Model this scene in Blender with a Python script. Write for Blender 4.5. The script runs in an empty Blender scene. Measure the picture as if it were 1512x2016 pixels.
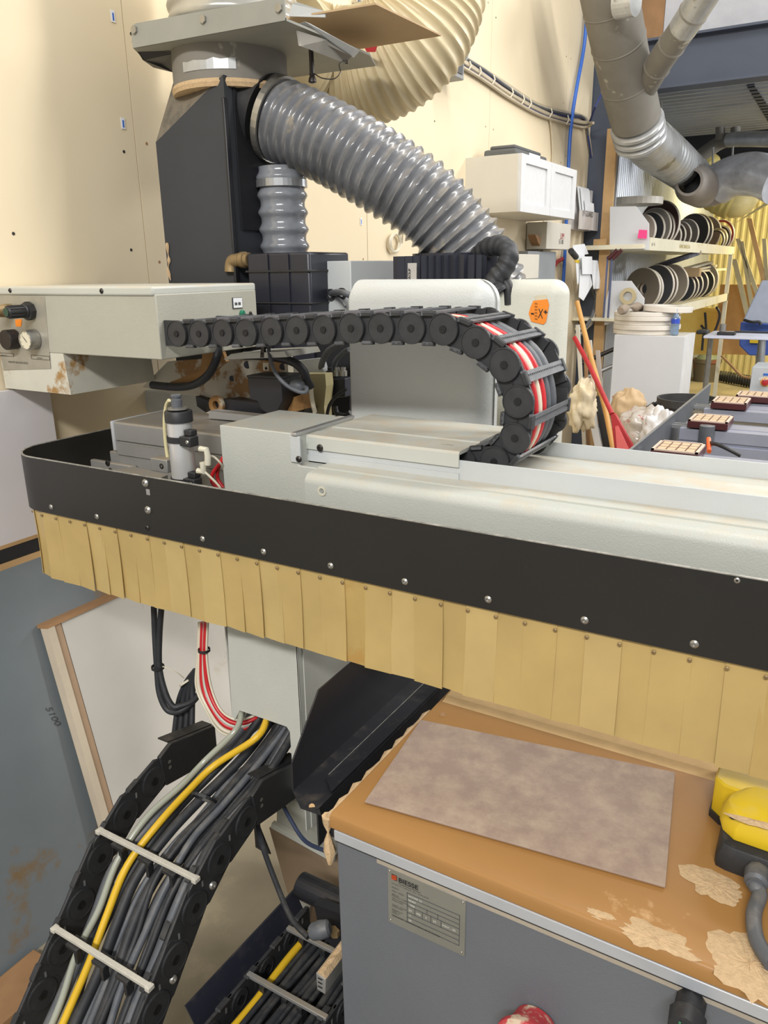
import bpy, bmesh, math, random
from mathutils import Vector as V, Matrix, noise
random.seed(7)
S = bpy.context.scene
COL = S.collection
# ---------------------------------------------------------------- camera
F = 1519.0; CX, CY = 756.0, 1008.0
vY = V((1700-CX, 515-CY, F)).normalized()
vX = -V((-1920-CX, 568-CY, F)); vX = (vX - vY*vX.dot(vY)).normalized()
vZ = -vX.cross(vY)
if vZ.y > 0: vZ = -vZ
EYE = V((0, 0, 1.6))
cam = bpy.data.cameras.new('camera'); camo = bpy.data.objects.new('camera', cam); COL.objects.link(camo)
right = V((vX[0], vY[0], vZ[0])); down = V((vX[1], vY[1], vZ[1])); fwd = V((vX[2], vY[2], vZ[2]))
R3 = Matrix((right, -down, -fwd)).transposed()
camo.matrix_world = Matrix.Translation(EYE) @ R3.to_4x4()
cam.sensor_fit = 'VERTICAL'; cam.sensor_height = 36; cam.lens = F/2016*36
cam.clip_start = 0.02; cam.clip_end = 100
S.camera = camo
def P(u, v, **k):
    """world point seen at a photo pixel on a given axis plane"""
    d = V((u-CX, v-CY, F)); r = V((d.dot(vX), d.dot(vY), d.dot(vZ)))/F
    (a, c), = k.items(); i = 'xyz'.index(a)
    return EYE + r*((c-EYE[i])/r[i])
# ---------------------------------------------------------------- world, lights, exposure
w = bpy.data.worlds.new('world'); S.world = w; w.use_nodes = True
w.node_tree.nodes['Background'].inputs[0].default_value = (.96, .97, 1.0, 1)
w.node_tree.nodes['Background'].inputs[1].default_value = .48
S.view_settings.view_transform = 'Standard'; S.view_settings.look = 'None'
S.view_settings.exposure = 0.0; S.view_settings.gamma = 1.0; S.view_settings.use_curve_mapping = False
def area(name, loc, target, sx, sy, power, col):
    l = bpy.data.lights.new(name, 'AREA'); l.shape = 'RECTANGLE'; l.size = sx; l.size_y = sy
    l.energy = power; l.color = col
    o = bpy.data.objects.new(name, l); COL.objects.link(o); o.location = loc
    o.rotation_euler = (V(target)-V(loc)).to_track_quat('-Z', 'Y').to_euler()
    return o
area('ceiling_lamp_front', (.6, -3.4, 4.6), (-.7, 1.3, 1.2), 3.0, .3, 290, (1, .975, .94))
area('ceiling_lamp_mid', (1.5, 3.0, 4.5), (-.8, 2.4, 1.0), .4, 6.5, 230, (1, .97, .92))
area('ceiling_lamp_back', (.9, 7.6, 2.80), (-1.0, 7.4, 1.0), .3, 2.6, 95, (.95, .97, 1.0))
area('ceiling_lamp_bed', (.7, 5.0, 3.1), (-.3, 1.2, .8), 1.6, .25, 42, (1, .97, .93))
area('ceiling_lamp_far', (.2, 11.2, 2.7), (-.8, 11.6, 0.6), 1.2, .4, 130, (1, .84, .42))
FZ = -.08
# ---------------------------------------------------------------- materials
def lin(c):
    r = []
    for x in c[:3]:
        x = x/255.; r.append(x/12.92 if x <= .04045 else ((x+.055)/1.055)**2.4)
    return (*r, 1)
MATS = {}
def M(name, col, rough=.55, metal=0, var=.12, vs=6, bump=0, bs=200, dust=None, dcol=(196,176,146), stain=None, ss=3, st=.58, spec=.5, alpha=1, trans=0, coat=0):
    if name in MATS: return MATS[name]
    m = bpy.data.materials.new(name); m.use_nodes = True; n = m.node_tree.nodes; L = m.node_tree.links
    b = n['Principled BSDF']; b.inputs['Roughness'].default_value = rough; b.inputs['Metallic'].default_value = metal
    b.inputs['Specular IOR Level'].default_value = spec
    b.inputs['Coat Weight'].default_value = coat
    if alpha < 1: b.inputs['Alpha'].default_value = alpha
    if trans: b.inputs['Transmission Weight'].default_value = trans
    g = n.new('ShaderNodeNewGeometry'); tc = n.new('ShaderNodeTexCoord')
    def noi(scale, det=4, rg=.6):
        x = n.new('ShaderNodeTexNoise'); x.inputs['Scale'].default_value = scale; x.inputs['Detail'].default_value = det; x.inputs['Roughness'].default_value = rg
        L.new(g.outputs['Position'], x.inputs['Vector']); return x.outputs['Fac']
    def ramp(src, a, c):
        x = n.new('ShaderNodeMapRange'); x.inputs['From Min'].default_value = a; x.inputs['From Max'].default_value = c
        L.new(src, x.inputs['Value']); return x.outputs['Result']
    def mix(fac, c1, c2):
        x = n.new('ShaderNodeMix'); x.data_type = 'RGBA'
        L.new(fac, x.inputs[0])
        for s_, c_ in ((6, c1), (7, c2)):
            if isinstance(c_, tuple): x.inputs[s_].default_value = c_
            else: L.new(c_, x.inputs[s_])
        return x.outputs[2]
    c = lin(col)
    d = tuple(min(1, x*(1-var)) for x in c[:3])+(1,); e = tuple(min(1, x*(1+var*.6)) for x in c[:3])+(1,)
    out = mix(ramp(noi(vs), .3, .7), d, e)
    if stain:
        out = mix(ramp(noi(ss, 6, .65), st, st+.06), out, lin(stain))
    if dust:
        sp = n.new('ShaderNodeSeparateXYZ'); L.new(g.outputs['Normal'], sp.inputs[0])
        up = ramp(sp.outputs['Z'], .15, .9)
        nn = ramp(noi(22, 6, .7), .62-dust*.5, .8-dust*.35)
        mu = n.new('ShaderNodeMath'); mu.operation = 'MULTIPLY'; L.new(up, mu.inputs[0]); L.new(nn, mu.inputs[1])
        m2 = n.new('ShaderNodeMath'); m2.operation = 'MULTIPLY'; L.new(mu.outputs[0], m2.inputs[0]); m2.inputs[1].default_value = min(1, dust*1.3)
        out = mix(m2.outputs[0], out, lin(dcol))
    L.new(out, b.inputs['Base Color'])
    if bump:
        bp = n.new('ShaderNodeBump'); bp.inputs['Strength'].default_value = bump; bp.inputs['Distance'].default_value = .002
        L.new(noi(bs, 3), bp.inputs['Height']); L.new(bp.outputs['Normal'], b.inputs['Normal'])
    MATS[name] = m; return m
WHITE = M('powder_white', (184,187,180), .42, var=.05, vs=4, bump=.35, bs=420, dust=.35)
WHITE2 = M('smooth_offwhite', (190,192,184), .38, var=.05, vs=4, dust=.45)
WHITEC = M('cool_white_sheet', (192,196,196), .45, var=.05, bump=.2, bs=400)
COLW = M('column_paint', (194,196,188), .5, var=.05, bump=.3, bs=400)
CREAM = M('wall_board', (228,213,182), .8, var=.05, vs=1.3, stain=(214,196,160), ss=14, st=.74)
BLACKBAND = M('band_black', (38,37,35), .42, var=.15, vs=3, stain=(70,68,62), ss=160, st=.68, spec=.4)
BLK = M('black_plastic', (40,41,43), .5, var=.2, vs=30, dust=.25, dcol=(120,112,100))
BLKC = M('chain_plastic', (50,51,53), .55, var=.25, vs=40, dust=.2, dcol=(120,115,106))
BLKD = M('black_paint', (34,35,40), .4, var=.15, vs=8, dust=.2, dcol=(120,110,96))
DUCTB = M('duct_dark', (52,55,60), .6, var=.12, vs=5, dust=.75, dcol=(168,156,134))
NAVY = M('navy_metal', (40,42,52), .35, var=.1, dust=.2, dcol=(130,120,105))
RUB = M('black_rubber', (44,46,50), .55, var=.2, vs=25, dust=.3, dcol=(110,106,98))
RUBG = M('grey_rubber', (88,92,98), .5, var=.15, vs=25, dust=.35, dcol=(150,144,134))
ALU = M('aluminium', (188,190,192), .32, .75, var=.08, vs=8, dust=.3)
ALUD = M('dull_aluminium', (150,150,148), .5, .35, var=.1, vs=8, dust=.6, dcol=(165,152,132))
STEEL = M('steel', (170,168,162), .35, .8, var=.15, vs=20, dust=.2)
GALV = M('galvanised', (186,188,188), .34, .45, var=.2, vs=9, stain=(120,118,110), ss=5, st=.6)
DUCTD = M('dusty_duct', (128,124,116), .75, .1, var=.12, vs=6, stain=(184,180,165), ss=4.5, st=.60)
DARKST = M('dark_bolt', (62,58,56), .4, .6, var=.2, dust=.2)
GREYH = M('hose_grey', (112,114,118), .3, 0, var=.35, vs=9, stain=(160,150,132), ss=9, st=.60, coat=.35, dust=.5, dcol=(176,166,150))
GREYHC = M('hose_clear', (132,136,142), .22, 0, var=.3, vs=11, coat=.6)
BEIGEH = M('hose_beige', (214,198,160), .4, var=.1, vs=5)
AMBER = M('curtain_amber', (186,161,104), .38, var=.1, vs=7, stain=(190,152,90), ss=5, st=.66, coat=.15)
AMBER2 = M('curtain_amber_pale', (190,166,110), .36, var=.08, vs=9, coat=.15)
AMBER3 = M('curtain_amber_dark', (181,154,95), .38, var=.12, vs=9, stain=(176,140,78), ss=7, st=.6, coat=.15)
ORANGE = M('table_lid', (163,120,68), .42, var=.07, vs=5, stain=(198,160,112), ss=9, st=.68)
MAT_ = M('rubber_mat', (154,134,122), .75, var=.08, vs=5, dust=.42, dcol=(190,172,150), bump=.2, bs=300)
GREYB = M('base_grey', (104,108,114), .5, var=.06, vs=4, bump=.25, bs=500, stain=(124,122,120), ss=2.2, st=.63)
WOOD = M('pine', (196,160,112), .7, var=.15, vs=8)
WOODD = M('brown_wood', (160,122,84), .7, var=.2, vs=8)
DUSTM = M('sawdust', (200,172,134), .95, var=.15, vs=120, bump=.8, bs=300)
YEL = M('yellow_plastic', (218,186,36), .4, var=.05, vs=8, dust=.25)
REDH = M('red_hose', (196,36,42), .35, var=.08)
WHH = M('cream_hose', (216,208,186), .35, var=.06)
TRH = M('clear_tube', (160,164,150), .25, var=.1, coat=.5)
YELH = M('yellow_cable', (222,180,40), .4, var=.08)
BLUEH = M('blue_pipe', (52,104,196), .35, var=.08)
INK = M('ink', (26,26,28), .6, var=0)
INKG = M('ink_grey', (80,82,84), .6, var=0)
PAPER = M('paper', (228,230,232), .8, var=.04)
LBL = M('label_orange', (240,140,40), .6, var=.05)
PLATE = M('name_plate', (140,140,132), .4, .35, var=.08, vs=12)
BEAMB = M('steel_blue_paint', (74,82,98), .55, var=.1, vs=4, dust=.3)
CORR = M('corrugated_steel', (176,180,186), .4, .45, var=.1, vs=5)
CORRY = M('corrugated_far', (200,188,140), .5, .2, var=.1, vs=5)
CONC = M('concrete', (150,140,118), .85, var=.18, vs=3, stain=(160,148,124), ss=3, st=.5, bump=.3, bs=80)
MEL = M('melamine', (206,208,212), .5, var=.04, vs=4)
MELW = M('white_cabinet', (204,199,186), .6, var=.04, vs=4)
BROWNST = M('brown_grime', (150,112,66), .8, var=.2, vs=14, stain=(196,190,172), ss=6, st=.6)
BRASS = M('dusty_brass', (150,128,92), .5, .4, var=.2, vs=20)
RED = M('red_plastic', (170,34,40), .45, var=.12, vs=8)
DKRED = M('dark_red', (74,32,34), .4, var=.1)
PINK = M('pink_note', (240,70,140), .7, var=.03)
POD = M('pod_pad', (196,172,142), .7, var=.1, vs=20)
# ---------------------------------------------------------------- mesh builder
class B:
    def __init__(s): s.v = []; s.f = []; s.sm = False
    def quad(s, *p):
        k = len(s.v); s.v += [tuple(q) for q in p]; s.f.append(tuple(range(k, k+len(p)))); return s
    def box(s, a, b):
        x0, x1 = sorted((a[0], b[0])); y0, y1 = sorted((a[1], b[1])); z0, z1 = sorted((a[2], b[2]))
        return s.hexa([(x0,y0,z0),(x1,y0,z0),(x1,y1,z0),(x0,y1,z0)], [(x0,y0,z1),(x1,y0,z1),(x1,y1,z1),(x0,y1,z1)])
    def hexa(s, lo, hi):
        k = len(s.v); n = len(lo); s.v += [tuple(q) for q in lo]+[tuple(q) for q in hi]
        s.f.append(tuple(range(k+n-1, k-1, -1))); s.f.append(tuple(range(k+n, k+2*n)))
        for i in range(n):
            j = (i+1) % n; s.f.append((k+i, k+j, k+n+j, k+n+i))
        return s
    def prism(s, poly, off):
        off = V(off); poly = [V(p) for p in poly]
        return s.hexa(poly, [p+off for p in poly])
    def rings(s, rings, cap=True, closed=False):
        k = len(s.v); n = len(rings[0])
        for r in rings: s.v += [tuple(q) for q in r]
        m = len(rings)
        for i in range(m if closed else m-1):
            a = k+i*n; b = k+((i+1) % m)*n
            for j in range(n):
                q = (j+1) % n; s.f.append((a+j, a+q, b+q, b+j))
        if cap and not closed:
            s.f.append(tuple(range(k+n-1, k-1, -1))); s.f.append(tuple(range(k+(m-1)*n, k+m*n)))
        return s
    def tube(s, pts, r, seg=10, cap=True, rf=None, up=None):
        pts = [V(p) for p in pts]; m = len(pts); rings = []
        N = None
        for i in range(m):
            t = (pts[min(i+1, m-1)]-pts[max(i-1, 0)]).normalized()
            if N is None:
                a = V((0,0,1)) if abs(t.z) < .9 else V((1,0,0)); N = (a - t*a.dot(t)).normalized()
            else:
                N = (N - t*N.dot(t)).normalized()
            Bn = t.cross(N); rr = rf(i/(m-1)) if rf else r
            rings.append([pts[i]+(N*math.cos(2*math.pi*j/seg)+Bn*math.sin(2*math.pi*j/seg))*rr for j in range(seg)])
        s.sm = True
        return s.rings(rings, cap)
    def cyl(s, a, b, r, seg=20, r2=None):
        a = V(a); b = V(b); r2 = r if r2 is None else r2; t = (b-a).normalized()
        u = V((0,0,1)) if abs(t.z) < .9 else V((1,0,0)); N = (u-t*u.dot(t)).normalized(); Q = t.cross(N)
        f = lambda c, rr: [c+(N*math.cos(2*math.pi*j/seg)+Q*math.sin(2*math.pi*j/seg))*rr for j in range(seg)]
        return s.rings([f(a, r), f(b, r2)])
    def lathe(s, a, axis, prof, seg=24, cap=True):
        """prof: list of (distance along axis, radius)"""
        a = V(a); t = V(axis).normalized()
        u = V((0,0,1)) if abs(t.z) < .9 else V((1,0,0)); N = (u-t*u.dot(t)).normalized(); Q = t.cross(N)
        s.sm = True
        return s.rings([[a+t*d+(N*math.cos(2*math.pi*j/seg)+Q*math.sin(2*math.pi*j/seg))*r for j in range(seg)] for d, r in prof], cap)
    def annulus(s, a, axis, r0, r1, h, seg=32):
        a = V(a); t = V(axis).normalized()
        u = V((0,0,1)) if abs(t.z) < .9 else V((1,0,0)); N = (u-t*u.dot(t)).normalized(); Q = t.cross(N)
        rings = []
        for d, r in ((0, r0), (0, r1), (h, r1), (h, r0)):
            rings.append([a+t*d+(N*math.cos(2*math.pi*j/seg)+Q*math.sin(2*math.pi*j/seg))*r for j in range(seg)])
        return s.rings(rings, False, True)
def soft(o):
    o.data.set_sharp_from_angle(angle=math.pi); return o
def tag(o, label=None, cat=None, group=None, kind=None):
    if label: o['label'] = label
    if cat: o['category'] = cat
    if group: o['group'] = group
    if kind: o['kind'] = kind
    return o
def obj(name, b, m, parent=None, bev=0, seg=2, label=None, smooth=None):
    me = bpy.data.meshes.new(name); me.from_pydata([tuple(v) for v in b.v], [], b.f); me.validate()
    bm = bmesh.new(); bm.from_mesh(me); bmesh.ops.recalc_face_normals(bm, faces=bm.faces); bm.to_mesh(me); bm.free()
    sm = b.sm if smooth is None else smooth
    o = bpy.data.objects.new(name, me); COL.objects.link(o); me.materials.append(m)
    if sm:
        for p in me.polygons: p.use_smooth = True
        try: me.set_sharp_from_angle(angle=math.radians(38))
        except Exception: pass
    if bev:
        md = o.modifiers.new('bevel', 'BEVEL'); md.width = bev; md.segments = seg; md.limit_method = 'ANGLE'; md.angle_limit = math.radians(35)
        for p in me.polygons: p.use_smooth = True
        try: me.set_sharp_from_angle(angle=math.radians(70))
        except Exception: pass
    if parent is not None:
        o.parent = parent; o.matrix_parent_inverse = parent.matrix_world.inverted()
    if label: o['label'] = label
    return o
def thing(name, label, cat, loc=(0,0,0), group=None):
    o = bpy.data.objects.new(name, None); COL.objects.link(o); o.location = loc; o.empty_display_size = .05
    o.matrix_world = Matrix.Translation(V(loc))
    return tag(o, label, cat, group)
def copy(o, parent=None, M4=None):
    c = o.copy(); COL.objects.link(c)
    if parent is not None: c.parent = parent
    if M4 is not None: c.matrix_basis = M4
    return c
def spline(pts, n=8):
    pts = [V(p) for p in pts]; out = []
    for i in range(len(pts)-1):
        p0 = pts[max(i-1,0)]; p1 = pts[i]; p2 = pts[i+1]; p3 = pts[min(i+2, len(pts)-1)]
        for k in range(n):
            t = k/n
            out.append(.5*((2*p1)+(p2-p0)*t+(2*p0-5*p1+4*p2-p3)*t*t+(3*p1-p0-3*p2+p3)*t**3))
    out.append(pts[-1]); return out
def resample(pts, step):
    out = [pts[0]]; acc = 0
    for a, b in zip(pts[:-1], pts[1:]):
        d = (b-a).length
        while acc+d >= step:
            a = a+(b-a)*((step-acc)/d); out.append(a); d = (b-a).length; acc = 0
        acc += d
    return out
def text(name, s, size, o, xd, yd, m, parent, align='LEFT', bold=0, sx=1):
    cu = bpy.data.curves.new('t', 'FONT'); cu.body = s; cu.size = size; cu.align_x = align; cu.offset = bold
    to = bpy.data.objects.new('t', cu); COL.objects.link(to)
    dg = bpy.context.evaluated_depsgraph_get(); me = bpy.data.meshes.new_from_object(to.evaluated_get(dg))
    bpy.data.objects.remove(to); xd = V(xd).normalized(); yd = V(yd).normalized(); zd = xd.cross(yd).normalized()
    for v in me.vertices: v.co = V(o)+xd*v.co.x*sx+yd*v.co.y+zd*.0004
    me.materials.clear(); me.materials.append(m); me.name = name
    ob = bpy.data.objects.new(name, me); COL.objects.link(ob)
    if parent is not None: ob.parent = parent; ob.matrix_parent_inverse = parent.matrix_world.inverted()
    return ob
def bolt(parent, p, n, r=.006, m=None, h=.004, name='bolt'):
    p = V(p); n = V(n).normalized(); b = B()
    b.lathe(p-n*.001, n, [(0, r*.98), (h*.5, r*.95), (h, r*.55), (h, r*.38), (h*.45, r*.36)], 14)
    return obj(name, b, m or DARKST, parent)
def hose(name, pts, r, m, label, cat='hose', group=None, n=8, seg=12, parent=None):
    o = obj(name, B().tube(spline(pts, n), r, seg), m, parent)
    if parent is None: tag(o, label, cat, group)
    return o
def hosecor(name, pts, r, m, pitch, amp, label, cat='hose', seg=40, sharp=1.0, spiral=False):
    path = resample(spline(pts, 24), pitch/8); b = B(); rings = []; N = None; mm = len(path)
    for i in range(mm):
        t = (path[min(i+1, mm-1)]-path[max(i-1, 0)]).normalized()
        if N is None: a = V((0,0,1)) if abs(t.z) < .9 else V((1,0,0)); N = (a-t*a.dot(t)).normalized()
        else: N = (N-t*N.dot(t)).normalized()
        Bn = t.cross(N); ring = []
        for j in range(seg):
            th = 2*math.pi*j/seg; ph = i/8.+(j/seg if spiral else 0)
            q = (.5+.5*math.cos(2*math.pi*ph))**sharp
            ring.append(path[i]+(N*math.cos(th)+Bn*math.sin(th))*(r-amp+amp*q))
        rings.append(ring)
    b.rings(rings, True); b.sm = True
    o = obj(name, b, m)
    if label: tag(o, label, cat)
    return o
def struct(name, b, m, **k):
    o = obj(name, b, m, **k); o['kind'] = 'structure'; return o
# ================================================================ STRUCTURE
fl = struct('floor', B().quad((-4,-2,FZ),(3,-2,FZ),(3,15,FZ),(-4,15,FZ)), CONC)
wl = struct('wall_left', B().box((-1.86,-1.5,FZ),(-1.803,5.93,4.3)), M('joint_brown',(120,100,72),.9))  # brown backing, visible only in the joints between the boards
ys = [-1.98,-.76,.46,1.683,2.903,4.145,5.37,5.93]
for a, c in zip(ys[:-1], ys[1:]):
    if c < 0: continue
    obj('wall_panel', B().box((-1.803, a+.0015, FZ), (-1.795, c-.0015, 4.3)), CREAM, wl)
# screw dimples and small stickers on the boards
nb = []
for yy in (1.64, 1.72, 2.86, 2.94, 4.1, 4.19, 5.33, 5.41, .9, 1.25, 2.3, 3.5):
    for zz in (.62, 1.12, 1.66, 1.96, 2.26, 2.56, 2.86):
        dy = random.uniform(-.015,.015); dz = random.uniform(-.05,.05)
        b = B().lathe((-1.795, yy+dy, zz+dz), (1,0,0), [(0,.0045),(.001,.004)], 8); obj('screw_head', b, DARKST if random.random()<.5 else WOODD, wl)
for (u, v) in ((222,32),(242,243),(711,436)):
    p = P(u, v, x=-1.794); b = B().box(p-V((0,.007,.014)), p+V((.001,.007,.014))); obj('wall_sticker', b, PAPER, wl)
    obj('sticker_mark', B().box(p-V((0,.002,.010)), p+V((.0015,.003,.008))), BLUEH, wl)
# recessed corrugated siding beyond the column
def corrugated(name, x0, y0, y1, z0, z1, m, pitch=.07, amp=.014, axis='y'):
    b = B(); n = int((y1-y0)/pitch*4); lo = []; hi = []
    prof = (0, 1, 1, 0)
    for i in range(n+1):
        y = y0+(y1-y0)*i/n; d = amp*prof[i % 4]
        lo.append((y, d))
    for (a, da), (c, dc) in zip(lo[:-1], lo[1:]):
        if axis == 'y': b.quad((x0+da,a,z0),(x0+dc,c,z0),(x0+dc,c,z1),(x0+da,a,z1))
        elif axis == 'x': b.quad((a,x0-da,z0),(c,x0-dc,z0),(c,x0-dc,z1),(a,x0-da,z1))
        else: b.quad((z0,a,x0-da),(z0,c,x0-dc),(z1,c,x0-dc),(z1,a,x0-da))
    return struct(name, b, m)
corrugated('wall_left_siding', -2.05, 6.05, 13.2, FZ, 3.2, CORR)
corrugated('wall_back', 13.2, -2.1, 3, FZ, 3.3, CORRY, pitch=.09, axis='x')
corrugated('ceiling', 2.93, 6.1, 9.7, -2.1, 3.0, CORR, pitch=.15, amp=.03, axis='z')
struct('ceiling_far', B().box((-2.1,9.7,3.0),(3,13.3,3.05)), CORRY)
XH = P(1306,60,y=6.16).x
struct('wall_header', B().box((XH,6.16,3.0),(3,6.2,4.6)), M('header_panel',(196,198,204),.7))
struct('wall_header_plywood', B().box((-1.8,6.15,3.0),(XH-.002,6.2,4.6)), WOODD)
# blue steel frame
b = B()
b.box((-1.86,5.94,FZ),(-1.66,5.955,4.3)); b.box((-1.86,6.09,FZ),(-1.66,6.105,4.3)); b.box((-1.77,5.955,FZ),(-1.755,6.09,4.3))
struct('trim_1', b, BEAMB)
p0 = P(1290,185,y=6.); p1 = P(1250,95,y=6.)
b = B(); b.box((-1.66,6.0,2.74),(3,6.012,3.02)); b.box((-1.66,5.93,3.02),(3,6.1,3.035)); b.box((-1.66,5.93,2.725),(3,6.1,2.74))
struct('trim_2', b, BEAMB)
struct('trim_3', B().box((-2.1,9.5,2.62),(3,9.62,2.92)), BLKD)
struct('trim_4', B().prism([P(1470,170,z=2.9),P(1485,168,z=2.9),P(1530,235,z=2.9),P(1512,240,z=2.9)],(0,0,.02)), BEAMB)
# pine stud standing by the column
st = thing('timber_post', 'upright pine post beside the dark steel column', 'post', (-1.63,5.9,FZ))
a = P(1187,300,y=5.86); 
obj('post', B().box((-1.655,5.86,FZ),(-1.585,5.9,2.5)), WOOD, st)
obj('block', B().box((-1.69,5.82,1.74),(-1.60,5.86,1.78)), WOOD, st)
obj('block', B().box((-1.70,5.82,.88),(-1.60,5.86,.94)), WOOD, st)
struct('trim_5', B().box((-1.66,5.99,FZ),(-1.60,6.02,2.55)), CORR)
# ================================================================ LEANING PANELS, FLOOR TIMBER
def lean(name, y0, y1, zt, xt, zb, xb, th):
    """box leaning on the wall"""
    d = V((xt-xb, 0, zt-zb)).normalized(); n = V((d.z, 0, -d.x))
    return B().prism([V((xb,y0,zb)),V((xb,y1,zb)),V((xt,y1,zt)),V((xt,y0,zt))], -n*th)
t = thing('leaning_board', 'large grey dust-streaked board leaning on the wall, marked 5100', 'board', (-1.62,.8,FZ))
obj('board', lean('b', -.35, 1.62, .885, -1.765, FZ, -1.60, .018), M('grey_panel',(122,130,134),.6,var=.1,vs=3,stain=(132,112,84),ss=2.6,st=.6), t)
obj('top_edge', lean('b', -.35, 1.62, .900, -1.7665, .885, -1.765, .018), WOOD, t)
d = V((-1.765+1.60, 0, .885-FZ)).normalized(); n = V((d.z,0,-d.x))
q = V((-1.60,0,FZ)); 
def onboard(u, v):
    dd = V((u-CX, v-CY, F)); r = V((dd.dot(vX), dd.dot(vY), dd.dot(vZ))); return EYE + r*((q-EYE).dot(n)/r.dot(n)) + n*.001
o0 = onboard(88,1393); text('lettering', '5100', .026, o0, onboard(118,1445)-o0, onboard(122,1386)-o0, INKG, t, sx=1.25)
t = thing('framed_panel', 'dusty white panel with a pine edge leaning on the grey board', 'panel', (-1.57,1.3,FZ))
zt = .715; xt = -1.70; xb = -1.54
obj('face_sheet', lean('b', 1.165, 2.2, zt, xt, FZ, xb, .012), M('dusty_white',(204,200,192),.7,var=.08,vs=2.5,stain=(190,176,156),ss=2.2,st=.6), t)
obj('edge_strip', lean('b', 1.118, 1.140, zt+.002, xt+.006, FZ, xb+.006, .03), M('pale_edge',(206,192,170),.7), t)
obj('edge_strip', lean('b', 1.143, 1.162, zt, xt+.001, FZ, xb+.001, .03), M('pink_pine',(176,148,120),.7), t)
obj('top_strip', lean('b', 1.118, 2.2, zt+.012, xt+.004, zt+.002, xt+.006, .045), WOODD, t)
t = thing('white_sheet', 'tall white sheet standing against the wall above the dark gap-shadow strip', 'sheet', (-1.78,.9,.93))
obj('sheet', B().box((-1.793,.3,.945),(-1.775,1.285,1.325)), M('white_board',(226,222,224),.6,var=.06,vs=3,stain=(206,190,180),ss=5,st=.62), t)
obj('lower_edge', B().box((-1.794,.3,.935),(-1.774,1.285,.945)), WOOD, t)
tag(obj('gap_shadow_strip', B().box((-1.794,.2,.895),(-1.772,1.45,.934)), BLKD), 'dark strip standing in for the gap shadow between the white sheet and the grey leaning board', 'board')  # solid black strip stands in for the shadow in the gap here
tag(obj('floor_plank', B().box((-1.59,.2,FZ),(-1.47,.87,FZ+.022)), WOODD, bev=.003), 'brown plank lying on the floor at the foot of the grey board', 'plank')
# ================================================================ BUMPER WITH CURTAIN
t = thing('dust_guard', 'long black safety band with an amber strip curtain round the machine head', 'guard', (-.7,1.0,1.10))
ZT, ZB = 1.225, 1.104
def bandpath(off=0, x1=.75, yend=1.52):
    r = .1-off; c = V((-1.48, 1.1, 0)); p = [V((x1, 1.0+off, 0))]
    x = .7
    while x > -1.48: p.append(V((x, 1.0+off, 0))); x -= .12
    for i in range(0, 13):
        a = -math.pi/2 - math.pi/2*i/12; p.append(c+V((math.cos(a)*r, math.sin(a)*r, 0)))
    p.append(V((-1.58+off, 1.3, 0))); p.append(V((-1.575+off, yend, 0))); return p
o_, i_ = bandpath(0), bandpath(.004)
b = B(); b.rings([[a+V((0,0,ZB)), a+V((0,0,ZT)), c+V((0,0,ZT)), c+V((0,0,ZB))] for a, c in zip(o_, i_)]); obj('band', b, BLACKBAND, t, smooth=True)
o2, i2 = bandpath(-.0003), bandpath(.0043)
b = B(); b.rings([[a+V((0,0,ZT-.0008)), a+V((0,0,ZT+.0006)), c+V((0,0,ZT+.0006)), c+V((0,0,ZT-.0008))] for a, c in zip(o2, i2)]); obj('worn_edge', b, M('worn_edge',(176,174,166),.4,.5,var=.5,vs=60), t)
for u, v in ((101,998),(191,1017),(290,1039),(399,1061),(519,1086),(651,1114),(797,1145),(961,1180),(1151,1221),(1367,1268)):
    p = P(u, v, y=1.0); bolt(t, p, (0,-1,0), .0062 if u != 290 else .006, STEEL if u % 2 else DARKST, .004, 'rivet')
bolt(t, P(287,951,y=1.0), (0,-1,0), .0085, STEEL, .006, 'rivet'); bolt(t, P(292,1004,y=1.0), (0,-1,0), .0085, STEEL, .006, 'rivet')
p = P(291,968,y=.999); obj('slot', B().box(p-V((.005,0,.007)), p+V((.005,.0008,.005))), ALUD, t, bev=.002)
bolt(t, P(1451,1143,y=1.0), (0,-1,0), .004, STEEL, .002, 'rivet')
bolt(t, P(62,985,y=1.05), (-1,-.6,0), .006, DARKST, .005, 'rivet')
# curtain strips follow the band path, inside it
path = resample(bandpath(.006, x1=.5, yend=1.5), .0466)
for k in range(len(path)-1):
    a, c = path[k], path[k+1]; dr = (c-a).normalized(); nn = V((-dr.y, dr.x, 0))
    nn = nn if nn.y > 0 or nn.x > .5 else -nn
    rnd = random.Random(k*13+5)
    lay = .0014*(k % 2); tw = rnd.uniform(-.003,.003); sh = rnd.choice((0,0,.002,-.002,.0035,0,0,-.003)); wz = rnd.uniform(-.0012,.0012)
    w0 = .026; b = B(); rings = []
    m0 = (a+c)/2
    for i in range(7):
        s = i/6; z = ZB+.012-(ZB+.012-.943+wz)*s
        bow = .002*math.sin(s*math.pi*.9)
        e = [m0-dr*w0+dr*sh*s, m0+dr*w0+dr*sh*s]
        o1 = nn*(lay+bow+tw*s); o2 = nn*(lay+bow-tw*s)
        md = nn*(lay+bow+.0012*math.sin(s*3))
        mid = (e[0]+e[1])/2
        rings.append([e[0]+o1+V((0,0,z)), mid+md+V((0,0,z)), e[1]+o2+V((0,0,z-.001*sh*100*s)), e[1]+o2+nn*.0012+V((0,0,z)), mid+md+nn*.0012+V((0,0,z)), e[0]+o1+nn*.0012+V((0,0,z))])
    b.rings(rings); b.sm = True; obj('curtain_strip', b, (AMBER, AMBER2, AMBER3, AMBER)[rnd.randrange(4)], t)
    h = m0+dr*.0233+V((0,0,ZB-.011)); bolt(t, h-nn*.0028, -nn, .0032, BRASS, .002, 'curtain_stud')
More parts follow.
